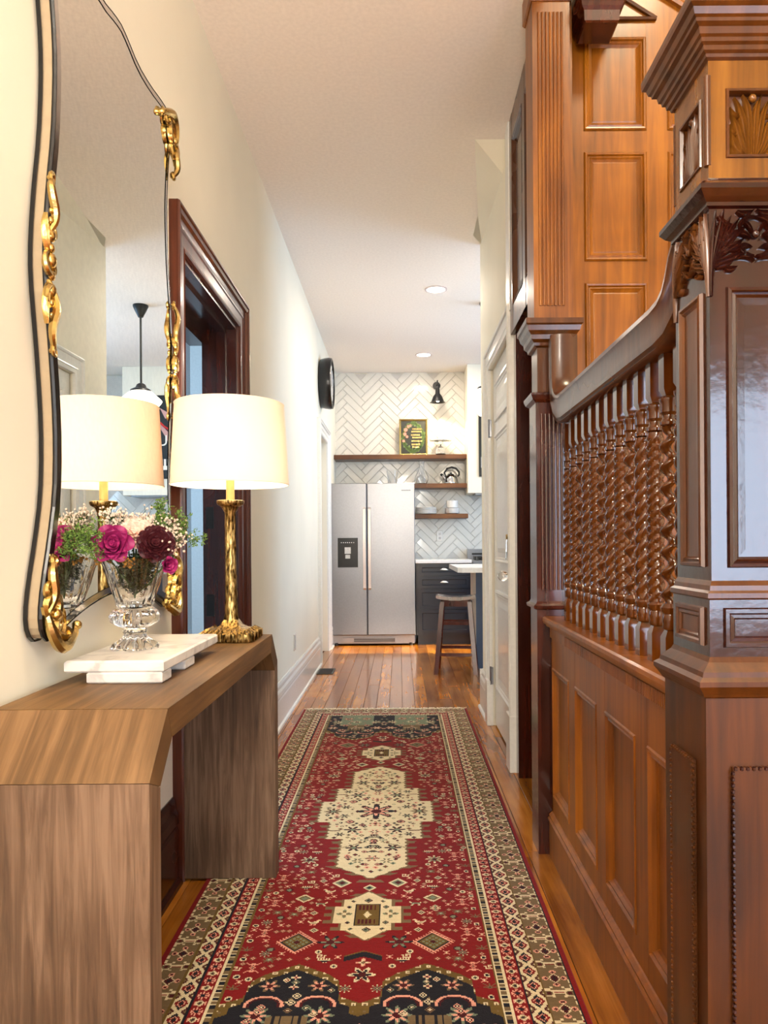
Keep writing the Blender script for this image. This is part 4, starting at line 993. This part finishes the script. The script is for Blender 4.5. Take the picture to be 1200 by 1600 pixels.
for i in range(4):
    c = cen(i); T = faces(hs)[i]
    m = MB(); m.ring(T, (c-.048, 1.055, c+.048, 1.515), [(0, 0), (.002, .006), (.007, .007), (.010, .003), (.014, .005), (.018, .001), (.03, .0005)]); obj('shaft_panel', m, M['brown'] if i == 0 else M['mahog'], nw)  # left panel's reflected tan painted in as a browner wood
    # carved acanthus frieze, lobes springing from the corners and meeting in the middle
    m = MB()
    for sg in (-1, 1):
        e = lambda a, z: (c+sg*a, z)
        m.lobe(T, [e(.072, 1.50), e(.070, 1.57), e(.064, 1.64)], .005, .006)
        for j, (a0, a1, z1_, wd) in enumerate(((.060, .052, 1.640, .006), (.055, .040, 1.636, .006), (.048, .025, 1.640, .006), (.042, .010, 1.634, .006))):
            m.lobe(T, [e(.070, 1.555-.004*j), e(a0, 1.60), e(a1, z1_-.012*j*.5)], wd, .009)
        for j, (p1, p2) in enumerate((((.052, 1.59), (.020, 1.612)), ((.05, 1.57), (.014, 1.596)), ((.045, 1.555), (.018, 1.575)), ((.052, 1.55), (.034, 1.558)))):
            m.lobe(T, [e(.066, 1.575-.01*j), e(*p1), e(*p2)], .0065, .009)
        m.lobe(T, [e(.0, 1.628), e(.022, 1.63), e(.028, 1.604)], .005, .008); m.lobe(T, [e(.002, 1.565), e(.02, 1.562), e(.03, 1.585)], .005, .008)
        m.lobe(T, [e(.004, 1.60), e(.012, 1.62), e(.024, 1.622)], .004, .008)
        for p in (((.034, 1.56), (.018, 1.572), (.002, 1.556)), ((.036, 1.572), (.02, 1.586), (.006, 1.578)), ((.03, 1.60), (.02, 1.606), (.008, 1.592)), ((.06, 1.63), (.05, 1.61), (.034, 1.615)), ((.068, 1.60), (.058, 1.585), (.044, 1.59)), ((.05, 1.545), (.04, 1.54), (.03, 1.548)), ((.03, 1.638), (.018, 1.628), (.002, 1.64))):
            m.lobe(T, [e(*q) for q in p], .0055, .0085)
    m.ball(T(c, 1.60, .003), .007, 10); obj('acanthus_frieze', m, M['mahog'] if i == 1 else M['brown'], nw, smooth=True)  # side friezes take the browner wood for their reflected sheen
m = MB(); m.sq(NX, NY, [(hs, 1.643), (hs+.006, 1.646), (hs+.006, 1.652), (hs+.014, 1.658), (hs+.022, 1.668), (hs+.022, 1.676), (hs+.014, 1.683), (hs+.004, 1.688), (hu_, 1.694)]); obj('astragal_moulding', m, M['mahog'], nw)
m = MB(); m.sq(NX, NY, [(hu_-.010, 1.690), (hu_-.010, 1.888)])
for i in range(4):
    c = cen(i); T = faces(hu_)[i]
    R4 = lambda a, z0, z1, w_: [T(c-a, z0, w_), T(c+a, z0, w_), T(c+a, z1, w_), T(c-a, z1, w_)]
    m.loft([R4(hu_, 1.690, 1.888, 0), R4(.044, 1.728, 1.838, 0), R4(.044, 1.728, 1.838, -.0105)])
obj('upper_block', m, M['gold_brown'], nw)
for i in range(4):
    c = cen(i); T = faces(hu_)[i]
    m = MB(); r = (c-.044, 1.728, c+.044, 1.838); m.ring(T, r, [(-.002, 0), (-.001, .003), (.003, .003), (.005, -.003), (.0055, -.0098)]); obj('panel_frame', m, M['brown'], nw)
    m = MB()
    for sg in (-1, 1):
        e = lambda a, z: (c+sg*a, z)
        for p in (((.003, 1.733), (.005, 1.79), (.004, 1.812), (.016, 1.832)), ((.006, 1.733), (.014, 1.77), (.012, 1.80), (.030, 1.828)), ((.008, 1.732), (.024, 1.75), (.020, 1.78), (.036, 1.80)),
                  ((.010, 1.731), (.030, 1.738), (.028, 1.755), (.038, 1.772)), ((.012, 1.730), (.026, 1.728), (.034, 1.738), (.036, 1.748))):
            m.lobe(T, [e(*q) for q in p], .0065, .010, -.010)
        m.lobe(T, [e(.018, 1.80), e(.030, 1.792), e(.037, 1.812)], .004, .009, -.010); m.lobe(T, [e(.022, 1.765), e(.034, 1.765), e(.036, 1.785)], .004, .009, -.010)
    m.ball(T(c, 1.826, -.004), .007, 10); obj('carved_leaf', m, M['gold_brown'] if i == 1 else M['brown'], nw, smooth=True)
    if i == 1: continue
    m = MB(); m.tube([T(c-hu_+.004, 1.715, .000), T(c-hu_+.004, 1.862, .000)], .006, 10); obj('corner_bead', m, M['brown'], nw, smooth=True)
m = MB(); m.sq(NX, NY, [(hu_, 1.886), (hu_+.005, 1.889), (hu_+.006, 1.894), (hu_+.011, 1.897), (hu_+.012, 1.904), (hu_+.017, 1.907), (hu_+.018, 1.913), (hu_+.022, 1.916), (hu_+.024, 1.926), (hu_+.031, 1.930), (hu_+.032, 1.935), (hu_+.036, 1.938), (hu_+.039, 1.948), (hu_+.045, 1.952), (hu_+.046, 1.960), (hu_+.046, 1.968), (hu_+.03, 1.972), (hu_+.03, 1.985), (.05, 2.0), (.04, 2.03), (.052, 2.06), (.03, 2.10)]); obj('cornice', m, M['brown'], nw)

# ------------------------------------------------------------------ kitchen
fr = thing('refrigerator', 'stainless steel side-by-side refrigerator with black dispenser in the kitchen', 'refrigerator', (-.29, 8.2, 0))
FXa, FXb, FZ = -.738, .160, 1.735
obj('cabinet', bx(FXa, 7.96, .03, FXb, 8.62, FZ), plain('grey_fridge_side', lin(120, 120, 124), .5), fr)
mm = M['steel']
def door(x0, x1):
    m = MB(); m.box(x0, .115, 0, x1, FZ+.003, .06, T=FY(7.955), bev=.006); return obj('door', m, mm, fr)
XS = -.352
dl = door(FXa, XS-.004); dr = door(XS+.004, FXb)
for o_, xh in ((dl, XS-.036), (dr, XS+.018)):
    m = MB(); pts = [(xh+.009, 7.90, .60), (xh+.009, 7.868, .62), (xh+.009, 7.856, .9), (xh+.009, 7.853, 1.05), (xh+.009, 7.856, 1.2), (xh+.009, 7.868, 1.46), (xh+.009, 7.90, 1.48)]
    m.loft([[(x_-.016, y, z), (x_+.016, y, z), (x_+.014, y-.016, z), (x_-.014, y-.016, z)] for x_, y, z in pts], caps=True); obj('handle', m, plain('pale_handle', lin(226, 210, 200), .3, .3), o_)
m = MB(); m.box(-.665, .84, .06, -.45, 1.155, .064, T=FY(7.955), bev=.001); dp = obj('dispenser', m, M['blackp'], dl)
m = MB(); m.box(-.59, .985, .064, -.525, 1.055, .080, T=FY(7.955)); m.box(-.583, .935, .064, -.532, .975, .078, T=FY(7.955)); obj('paddle', m, M['chrome'], dl)
m = MB()
for i in range(7): m.box(-.63+i*.022, 1.10, .064, -.622+i*.022, 1.11, .0645, T=FY(7.955))
obj('dispenser_markings', m, M['ceramic'], dl)
m = MB()
for i in range(9): m.box(.02+i*.011, 1.655, .0600, .028+i*.011, 1.664, .0606, T=FY(7.955))
obj('badge', m, M['black'], dr)
m = MB(); m.box(FXa+.01, 7.93, .02, FXb-.01, 7.96, .108); m.box(-.62, 7.915, .035, -.05, 7.93, .085); obj('toe_grille', m, plain('grille_grey', lin(170, 168, 168), .4, .3), fr)
m = MB()
for i in range(4): m.box(-.5, 7.912, .042+i*.010, -.06, 7.916, .047+i*.010)
obj('grille_slots', m, M['black'], fr)
m = MB()
for x_ in (FXa+.05, FXb-.05):
    m.tube([(x_, 7.94, 0), (x_, 7.94, .03)], .02, 10); m.tube([(x_, 8.5, 0), (x_, 8.5, .03)], .02, 10)
obj('feet', m, M['black'], fr)

bc = thing('base_cabinet', 'dark navy base cabinet with four drawers right of the refrigerator', 'cabinet', (.47, 8.3, 0))
obj('carcass', bx(.170, 7.97, .10, .77, 8.64, .875), M['navy'], bc)
obj('toe_kick', bx(.19, 8.02, 0, .76, 8.6, .10), M['navy'], bc)
T = FY(7.97)
for z0, z1 in ((.745, .865), (.605, .735), (.385, .595), (.125, .375)):
    m = MB(); r = (.20, z0, .745, z1); m.ring(T, r, [(0, 0), (0, .018), (.034, .018), (.040, .010), (.046, .010)]); dw = obj('drawer', m, M['navy'], bc)
    cz = (z0+z1)/2+.01
    m = MB()
    n = 12
    L = []
    for i in range(5):
        a = PI/2*i/4; L.append([(.472+.045*math.cos(PI*j/n)*math.cos(a*.0), 7.952-.022*math.sin(a)*1, cz-.012+.028*math.sin(PI*j/n)*math.cos(a)) for j in range(n+1)])
    m.loft(L, closed=False); obj('cup_pull', m, M['chrome'], dw, smooth=True)
obj_w = tag(obj('countertop', bx(.165, 7.93, .877, .77, 8.65, .912, bev=.003), M['counter']), 'white quartz worktop on the navy drawer cabinet', 'countertop')

rn = thing('kitchen_range', 'stainless steel range beside the navy cabinet, mostly hidden behind the wall', 'range', (1.15, 8.25, 0))
obj('body', bx(.78, 7.93, .02, 1.53, 8.64, .90), M['steel'], rn)
obj('backguard', bx(.78, 8.55, .90, 1.53, 8.64, 1.02), M['steel'], rn)
m = MB()
for i in range(4): m.box(.83+i*.17, 8.546, .955, .95+i*.17, 8.55, .975)
obj('vent_slots', m, M['black'], rn)
for x_ in (.93, 1.15, 1.38):
    for y_ in (8.12, 8.40):
        m = MB()
        for a in (0, PI/2): m.box(-.09, -.006, .925, .09, .006, .94, T=lambda u, v, w: (x_+u*math.cos(a)-v*math.sin(a), y_+u*math.sin(a)+v*math.cos(a), w))
        m.lathe([(.04, .90), (.04, .915), (.03, .92)], (x_, y_, 0), 14); 
        m.box(x_-.09, y_-.09, .901, x_-.08, y_+.09, .94); m.box(x_+.08, y_-.09, .901, x_+.09, y_+.09, .94); obj('burner_grate', m, M['black'], rn)
m = MB(); m.box(.82, 7.915, .25, 1.49, 7.93, .74); obj('oven_door', m, M['blackp'], rn)
m = MB(); m.tube([(.86, 7.88, .77), (1.45, 7.88, .77)], .011); m.tube([(.88, 7.93, .77), (.88, 7.88, .77)], .008); m.tube([(1.43, 7.93, .77), (1.43, 7.88, .77)], .008); obj('handle', m, M['steel'], rn)

hb = thing('range_hood_box', 'white boxed range hood above the stove, reaching the ceiling', 'range hood', (1.2, 8.45, 1.65))
obj('box', bx(.765, 8.25, 1.65, 1.68, 8.648, H-.002), M['wall'], hb)
obj('filter', bx(.85, 8.28, 1.635, 1.6, 8.6, 1.65), M['steel'], hb)
ps = thing('framed_poster', 'black framed music poster with piano keys on the range hood', 'poster', (1.2, 8.24, 1.83))
T = FY(8.249)
m = MB(); m.ring(T, (.885, 1.83, 1.56, 2.76), [(0, 0), (0, .02), (.022, .02), (.022, .008)], close=False); obj('frame', m, M['black'], ps)
m = MB(); m.box(.90, 1.84, 0, 1.55, 2.75, .008, T=T); obj('print', m, plain('black_print', lin(14, 20, 22), .4), ps)
m = MB(); m.prism([(1.30, 2.50), (1.34, 2.53), (1.20, 2.30), (1.10, 2.08), (1.06, 2.10), (1.16, 2.34)], T, .008, .0088); m.prism([(1.12, 2.54), (1.26, 2.62), (1.20, 2.50)], T, .008, .0087); m.prism([(1.44, 2.55), (1.5, 2.5), (1.42, 2.3), (1.36, 2.34)], T, .008, .0088); obj('print_swoosh', m, plain('dusty_pink_ink', lin(196, 150, 144), .5), ps)
m = MB(); m.tube([T(1.26, 2.46, .009), T(1.22, 2.42, .009), T(1.16, 2.38, .009), T(1.10, 2.40, .009)], .012, 6); m.tube([T(1.42, 2.12, .009), T(1.36, 2.02, .009), T(1.32, 1.95, .009)], .008, 6); obj('print_red_ribbon', m, plain('red_ink', lin(190, 36, 36), .5), ps)
m = MB(); m.box(.91, 1.93, .008, 1.54, 2.05, .0085, T=T); obj('print_piano_keys', m, M['ceramic'], ps)
m = MB()
for i in range(17): m.box(.93+i*.036, 1.975, .0085, .943+i*.036, 2.05, .009, T=T)
obj('print_black_keys', m, M['black'], ps)
def text(s_, size, loc, rot, mat, parent, name='lettering', ex=.0006):
    cu = bpy.data.curves.new(name, 'FONT'); cu.body = s_; cu.size = size; cu.extrude = ex; cu.align_x = 'CENTER'
    o = bpy.data.objects.new(name, cu); C.objects.link(o)
    dg = bpy.context.evaluated_depsgraph_get(); me = bpy.data.meshes.new_from_object(o.evaluated_get(dg)); me.materials.clear(); me.materials.append(mat); bpy.data.objects.remove(o)
    o = bpy.data.objects.new(name, me); C.objects.link(o); o.parent = parent; o.location = Vector(loc)-wloc(parent); o.rotation_euler = rot; return o
text('eNUET', .17, (1.22, 8.2395, 2.20), (PI/2, 0, 0), M['ceramic'], ps)

# shelves
def shelf(x0, x1, z, label, d=.27):
    return tag(obj('wall_shelf', bx(x0, 8.645-d, z-.052, x1, 8.642, z, bev=.003), M['shelf']), label, 'shelf')
shelf(-.743, .762, 2.10, 'long brown wooden floating shelf above the refrigerator')
shelf(.155, .762, 1.770, 'short wooden floating shelf holding the kettle', .27)
shelf(.175, .775, 1.425, 'lowest wooden floating shelf holding the white plates and bowls', .27)
# picture
pf = thing('framed_picture', 'gold framed floral print with gold lettering leaning on the top shelf', 'picture', (.16, 8.48, 2.10))
tl = lambda u, v, w: (u, 8.50+.10*(v-2.1)-w, v+.0005)
m = MB(); m.ring(tl, (.0, 2.1005, .325, 2.525), [(0, 0), (0, .016), (.008, .02), (.02, .014), (.024, .008)], close=False); obj('frame', m, M['gold'], pf)
m = MB(); m.box(.01, 2.11, -.002, .315, 2.515, .007, T=tl); obj('print', m, plain('dark_floral_print', lin(34, 36, 24), .5), pf)
m = MB()
for i in range(420):
    a = random.random()*2*PI; u_, v_ = .1625+.115*math.cos(a)+random.gauss(0, .008), 2.3125+.16*math.sin(a)+random.gauss(0, .01); r_2 = random.uniform(.006, .012)
    m.prism([(u_+r_2*math.cos(k), v_+r_2*math.sin(k)*1.3) for k in (0, 1.2, 2.5, 3.8, 5)], tl, .007, .0078)
obj('printed_leaves', m, plain('printed_green', lin(96, 120, 62), .6), pf)
m = MB()
for (u_, v_, r_2) in ((.075, 2.40, .022), (.105, 2.44, .017), (.065, 2.35, .02), (.09, 2.32, .016), (.13, 2.45, .014), (.05, 2.27, .016)):
    m.prism([(u_+r_2*math.cos(k*PI/5), v_+r_2*math.sin(k*PI/5)) for k in range(10)], tl, .0078, .0086)
obj('printed_roses', m, plain('printed_pink', lin(222, 130, 110), .6), pf)
m = MB()
for z, a, b in ((2.40, .15, .26), (2.37, .14, .25), (2.33, .135, .24), (2.30, .15, .25), (2.26, .14, .25), (2.22, .14, .24), (2.19, .15, .23)):
    x_ = a
    while x_ < b: ww = random.uniform(.008, .018); m.box(x_, z, .0078, x_+ww, z+.018, .0085, T=tl); x_ += ww+.004
obj('printed_words', m, M['gold'], pf, stuff=True)
# cake stand with glass
cs = thing('cake_stand', 'clear glass cake stand on the top shelf right of the gold frame', 'cake stand', (.475, 8.50, 2.10))
m = MB(); m.lathe([(.06, .0005), (.06, .006), (.02, .016), (.012, .05), (.012, .10), (.03, .155), (.125, .160), (.128, .185), (.122, .185), (.120, .168), (.01, .166)], (.475, 8.50, 2.10), 32); obj('stand', m, M['glass2'], cs, smooth=True)
gj = thing('glass_cloche', 'small glass cloche with a dark knob on the top shelf', 'cloche', (.47, 8.42, 2.10))
# sits in front of the cake stand foot
m = MB(); m.lathe([(.050, .0005), (.052, .05), (.046, .075), (.02, .092), (.004, .095)], (.47, 8.425, 2.10), 28); m.v = [(x_, y_-.03, z_) for x_, y_, z_ in m.v]; obj('dome', m, M['glass2'], gj, smooth=True)
m = MB(); m.ball((.47, 8.395, 2.205), .010, 10); obj('knob', m, M['black'], gj, smooth=True)
m = MB(); m.lathe([(.053, .001), (.055, .003), (.053, .006)], (.47, 8.395, 2.10), 28); obj('rim', m, M['black'], gj)
# sconce
sc = thing('wall_sconce', 'black metal cone sconce on the tiled wall above the top shelf', 'wall lamp', (.44, 8.64, 2.93))
m = MB(); m.lathe([(.035, .012), (.045, .02), (.045, .03)], (.44, 8.66, 2.93), 18, ax='y'); m.tube([(.44, 8.64, 2.93), (.44, 8.50, 2.955), (.44, 8.42, 2.945), (.44, 8.42, 2.84)], .007, 8); m.ball((.44, 8.42, 2.90), .013, 8); m.tube([(.44, 8.42, 2.90), (.47, 8.42, 2.90)], .006, 6); obj('arm', m, M['black'], sc, smooth=True)
m = MB(); m.lathe([(.018, .16), (.024, .15), (.026, .10), (.05, .07), (.062, .04), (.075, .005), (.088, 0), (.085, .0), (.07, .01), (.055, .04), (.02, .09)], (.44, 8.42, 2.695), 28); obj('shade', m, M['black'], sc, smooth=True)
m = MB(); m.ball((.44, 8.42, 2.72), .022, 10); obj('bulb', m, M['bulb'], sc)
sp = bpy.data.lights.new('sconce_bulb', 'SPOT'); sp.energy = 15; sp.color = (1, .80, .45); sp.spot_size = 2.2; sp.spot_blend = .6; sp.shadow_soft_size = .03
o = bpy.data.objects.new('sconce_bulb', sp); C.objects.link(o); o.parent = sc; o.location = Vector((.44, 8.42, 2.685))-WO[sc.name]
# kettle
kt = thing('kettle', 'chrome whistling kettle with black handle on the middle shelf', 'kettle', (.585, 8.48, 1.77))
KX, KY, KZ = .590, 8.48, 1.7705
m = MB(); m.lathe([(.08, 0), (.088, .006), (.088, .014), (.082, .02), (.078, .05), (.062, .085), (.035, .105), (.02, .11)], (KX, KY, KZ), 28); obj('body', m, M['chrome'], kt, smooth=True)
m = MB(); m.tube([(KX-.06, KY, KZ+.05), (KX-.085, KY, KZ+.085), (KX-.105, KY, KZ+.10)], [.022, .016, .013], 12); obj('spout', m, M['chrome'], kt, smooth=True)
m = MB(); m.tube([(KX-.10, KY, KZ+.095), (KX-.118, KY, KZ+.115)], [.016, .012], 10); obj('spout_cap', m, M['blackp'], kt, smooth=True)
m = MB(); m.tube([(KX-.055, KY, KZ+.075), (KX-.075, KY, KZ+.13), (KX-.045, KY, KZ+.175), (KX+.01, KY, KZ+.19), (KX+.06, KY, KZ+.175), (KX+.092, KY, KZ+.135), (KX+.092, KY, KZ+.10), (KX+.075, KY, KZ+.085)], [.007, .009, .012, .012, .012, .011, .010, .008], 10); obj('handle', m, M['blackp'], kt, smooth=True)
m = MB(); m.lathe([(.035, .105), (.034, .112), (.012, .118), (.012, .13), (.004, .133)], (KX, KY, KZ), 18); obj('lid', m, M['blackp'], kt, smooth=True)
# decanter and glass pitcher
dc = tag(obj('decanter', (lambda m: (m.lathe([(.055, .0005), (.065, .01), (.078, .05), (.076, .09), (.055, .13), (.032, .17), (.027, .22), (.034, .26), (.031, .26), (.023, .22), (.028, .17), (.052, .12), (.070, .085), (.070, .05), (.05, .012), (.01, .008)], (.255, 8.48, 1.77), 32), m)[1])(MB()), M['glass2'], smooth=True), 'tall round-bellied clear glass decanter at the left of the middle shelf', 'decanter')
gp = tag(obj('glass_vase', (lambda m: (m.lathe([(.045, .0005), (.05, .01), (.058, .12), (.066, .18), (.062, .18), (.054, .12), (.045, .015), (.01, .01)], (-.08, 8.40, FZ+.002), 32), m)[1])(MB()), M['glass2'], smooth=True), 'clear glass vase standing on top of the refrigerator', 'vase')
# plates and bowls
for i in range(5):
    m = MB(); z = 1.4255+.0155*i; m.lathe([(.06, .0), (.08, .001), (.116, .005), (.119, .007), (.119, .014), (.115, .015), (.08, .006), (.01, .005)], (.30, 8.47, z), 36)
    tag(obj('plate', m, M['ceramic'], smooth=True), ['lowest', 'second lowest', 'middle', 'second highest', 'topmost'][i]+' white dinner plate in the left stack on the lowest shelf', 'plate', 'plates on the lowest shelf')
for i in range(3):
    m = MB(); z = 1.4255+.018*i; m.lathe([(.05, 0), (.075, .008), (.084, .03), (.081, .03), (.07, .010), (.01, .006)], (.60, 8.47, z), 32)
    tag(obj('bowl', m, M['ceramic'], smooth=True), ['bottom', 'second', 'third'][i]+' wide white bowl from the base of the right stack on the lowest shelf', 'bowl', 'bowls on the lowest shelf')
for i in range(2):
    m = MB(); z = 1.492+.030*i; m.lathe([(.035, 0), (.065, .006), (.069, .055), (.066, .055), (.058, .012), (.01, .008)], (.60, 8.47, z), 32)
    tag(obj('deep_bowl', m, M['ceramic'], smooth=True), ['deep white bowl just below the topmost bowl of the right stack', 'deep white bowl topmost in the right stack on the lowest shelf'][i], 'bowl', 'deep bowls on the lowest shelf')
o2 = thing('backsplash_outlet', 'white outlet plate on the herringbone tile above the worktop', 'outlet', (.475, 8.64, 1.12))
m = MB(); m.box(.43, 1.115, 0, .50, 1.235, .006, T=FY(8.643), bev=.002); obj('cover_plate', m, M['ceramic'], o2)
for z in (1.15, 1.20):
    m = MB(); m.box(.452, z-.014, .006, .478, z+.014, .008, T=FY(8.643)); obj('socket', m, M['steel'], o2)
# island
il = thing('kitchen_island', 'kitchen island with overhanging white quartz top and blue-grey base', 'island', (1.2, 6.3, 0))
m = MB(); m.loft([[(x_, y_, z_) for x_, y_ in ((.47, 5.62), (2.2, 5.62), (2.2, 6.65), (.44, 6.65), (.44, 5.66))] for z_ in (.868, .905)], caps=True); obj('worktop', m, M['counter'], il)
obj('base', bx(.655, 6.42, .0, 2.1, 6.64, .867), plain('blue_grey_paint', lin(70, 92, 124), .35, coat=.3), il)
obj('end_panel', bx(.632, 6.41, 0, .655, 6.645, .867), plain('cream_end_panel', lin(206, 190, 172), .4), il)
# stool
st = thing('bar_stool', 'dark red-brown wooden saddle stool in front of the kitchen island', 'stool', (0, 0, 0))
def leg(x0, y0, x1, y1):
    m = MB(); h = .018
    m.loft([[(x0-h, y0-h, 0), (x0+h, y0-h, 0), (x0+h, y0+h, 0), (x0-h, y0+h, 0)], [(x1-h, y1-h, .60), (x1+h, y1-h, .60), (x1+h, y1+h, .60), (x1-h, y1+h, .60)]], caps=True); return m
WO[st.name] = Vector((0, 0, 0))
m = MB(); L = []
for i in range(9):
    t = i/8*2-1; zz = .612+.018*t*t; L.append([(t*.165, -.11, zz), (t*.165, .11, zz), (t*.165, .105, zz+.026), (t*.165, -.105, zz+.026)])
m.loft(L, caps=True); obj('seat', m, M['stool'], st)
for sx in (-1, 1):
    for sy in (-1, 1): obj('leg', leg(sx*.165, sy*.145, sx*.115, sy*.075), M['stool'], st)
for sy in (-1, 1):
    for z in (.16 if sy < 0 else .19, .42):
        f = z/.6; xx, yy = .165-.05*f, .145-.07*f
        m = MB(); m.box(-xx, sy*yy-.008, z-.013, xx, sy*yy+.008, z+.013); obj('stretcher', m, M['stool'], st)
for sx in (-1, 1):
    for z in (.23,):
        f = z/.6; xx, yy = .165-.05*f, .145-.07*f
        m = MB(); m.box(sx*xx-.008, -yy, z-.013, sx*xx+.008, yy, z+.013); obj('stretcher', m, M['stool'], st)
m = MB(); m.box(-.125, -.085, .56, .125, -.07, .612); m.box(-.125, .07, .56, .125, .085, .612); m.box(-.125, -.085, .56, -.11, .085, .612); m.box(.11, -.085, .56, .125, .085, .612); obj('apron', m, M['stool'], st)
st.location = (.475, 6.30, 0); st.rotation_euler = (0, 0, -.12)
# pendant
pn = thing('pendant_light', 'schoolhouse pendant lamp with white opal globe on a black rod over the island', 'pendant lamp', (.738, 6.15, 2.1))
PXx, PYy = .738, 6.15
m = MB(); m.lathe([(.02, H-.10), (.045, H-.05), (.062, H-.012), (.062, H-.001)], (PXx, PYy, 0), 24); obj('canopy', m, M['black'], pn, smooth=True)
m = MB(); m.tube([(PXx, PYy, H-.09), (PXx, PYy, 2.42)], .009, 8); obj('rod', m, M['black'], pn)
m = MB(); m.lathe([(.02, 2.44), (.035, 2.43), (.045, 2.405), (.085, 2.385), (.09, 2.37)], (PXx, PYy, 0), 24); obj('fitter', m, M['black'], pn, smooth=True)
m = MB(); m.lathe([(.082, 2.372), (.10, 2.36), (.15, 2.315), (.168, 2.295), (.160, 2.28), (.12, 2.23), (.105, 2.19), (.07, 2.155), (.02, 2.14)], (PXx, PYy, 0), 32); obj('globe', m, M['opal'], pn, smooth=True)
pl = bpy.data.lights.new('pendant_bulb', 'POINT'); pl.energy = 7; pl.color = (1, .84, .66); pl.shadow_soft_size = .15
o = bpy.data.objects.new('pendant_bulb', pl); C.objects.link(o); o.parent = pn; o.location = Vector((PXx, PYy, 2.10))-WO[pn.name]
# recessed downlights
for i, (x_, y_) in enumerate(((.296, 5.81), (.265, 7.825))):
    dn = thing('recessed_light', ['round recessed ceiling light nearer the hallway', 'round recessed ceiling light nearer the tiled kitchen wall'][i], 'ceiling light', (x_, y_, H), 'recessed ceiling lights')
    m = MB(); L = [[(x_+r*math.cos(2*PI*k/40), y_+r*math.sin(2*PI*k/40), z) for k in range(40)] for r, z in ((.088, H-.0005), (.088, H-.005), (.074, H-.007), (.072, H-.002))]; m.loft(L); obj('trim_ring', m, plain('ring_white', lin(214, 196, 190), .5), dn, smooth=True)
    m = MB(); m.lathe([(.073, H-.004), (.073, H-.001)], (x_, y_, 0), 32); obj('lens', m, M['led'], dn)
    area('downlight', (x_, y_, H-.02), .13, 9, (1, .86, .70), (0, 0, 0)).parent = None
# kitchen window at the right, front window behind the camera
for nm, X0, Ya, Yb, Za, Zb in (('window_1', 3.2, 5.3, 7.15, .95, 2.5), ('window_2', 3.2, 7.25, 7.85, 1.05, 1.75)):
    wn = thing(nm, None, None, (X0, (Ya+Yb)/2, Za), kind='structure')
    m = MB(); m.ring(FX(X0), (Ya-.08, Za-.08, Yb+.08, Zb+.08), [(0, 0), (0, .02), (.08, .02), (.08, -.1)], close=False); obj('window_frame', m, M['white'], wn)
print('objects', len(bpy.data.objects))

bld = bpy.data.objects['window_1']
obj('sun_blocker', bx(3.24, 5.25, .9, 3.25, 7.2, 2.55), plain('sun_blocker_white', lin(240, 240, 238), .8), bld)  # added out of view to keep the sun off the left wall
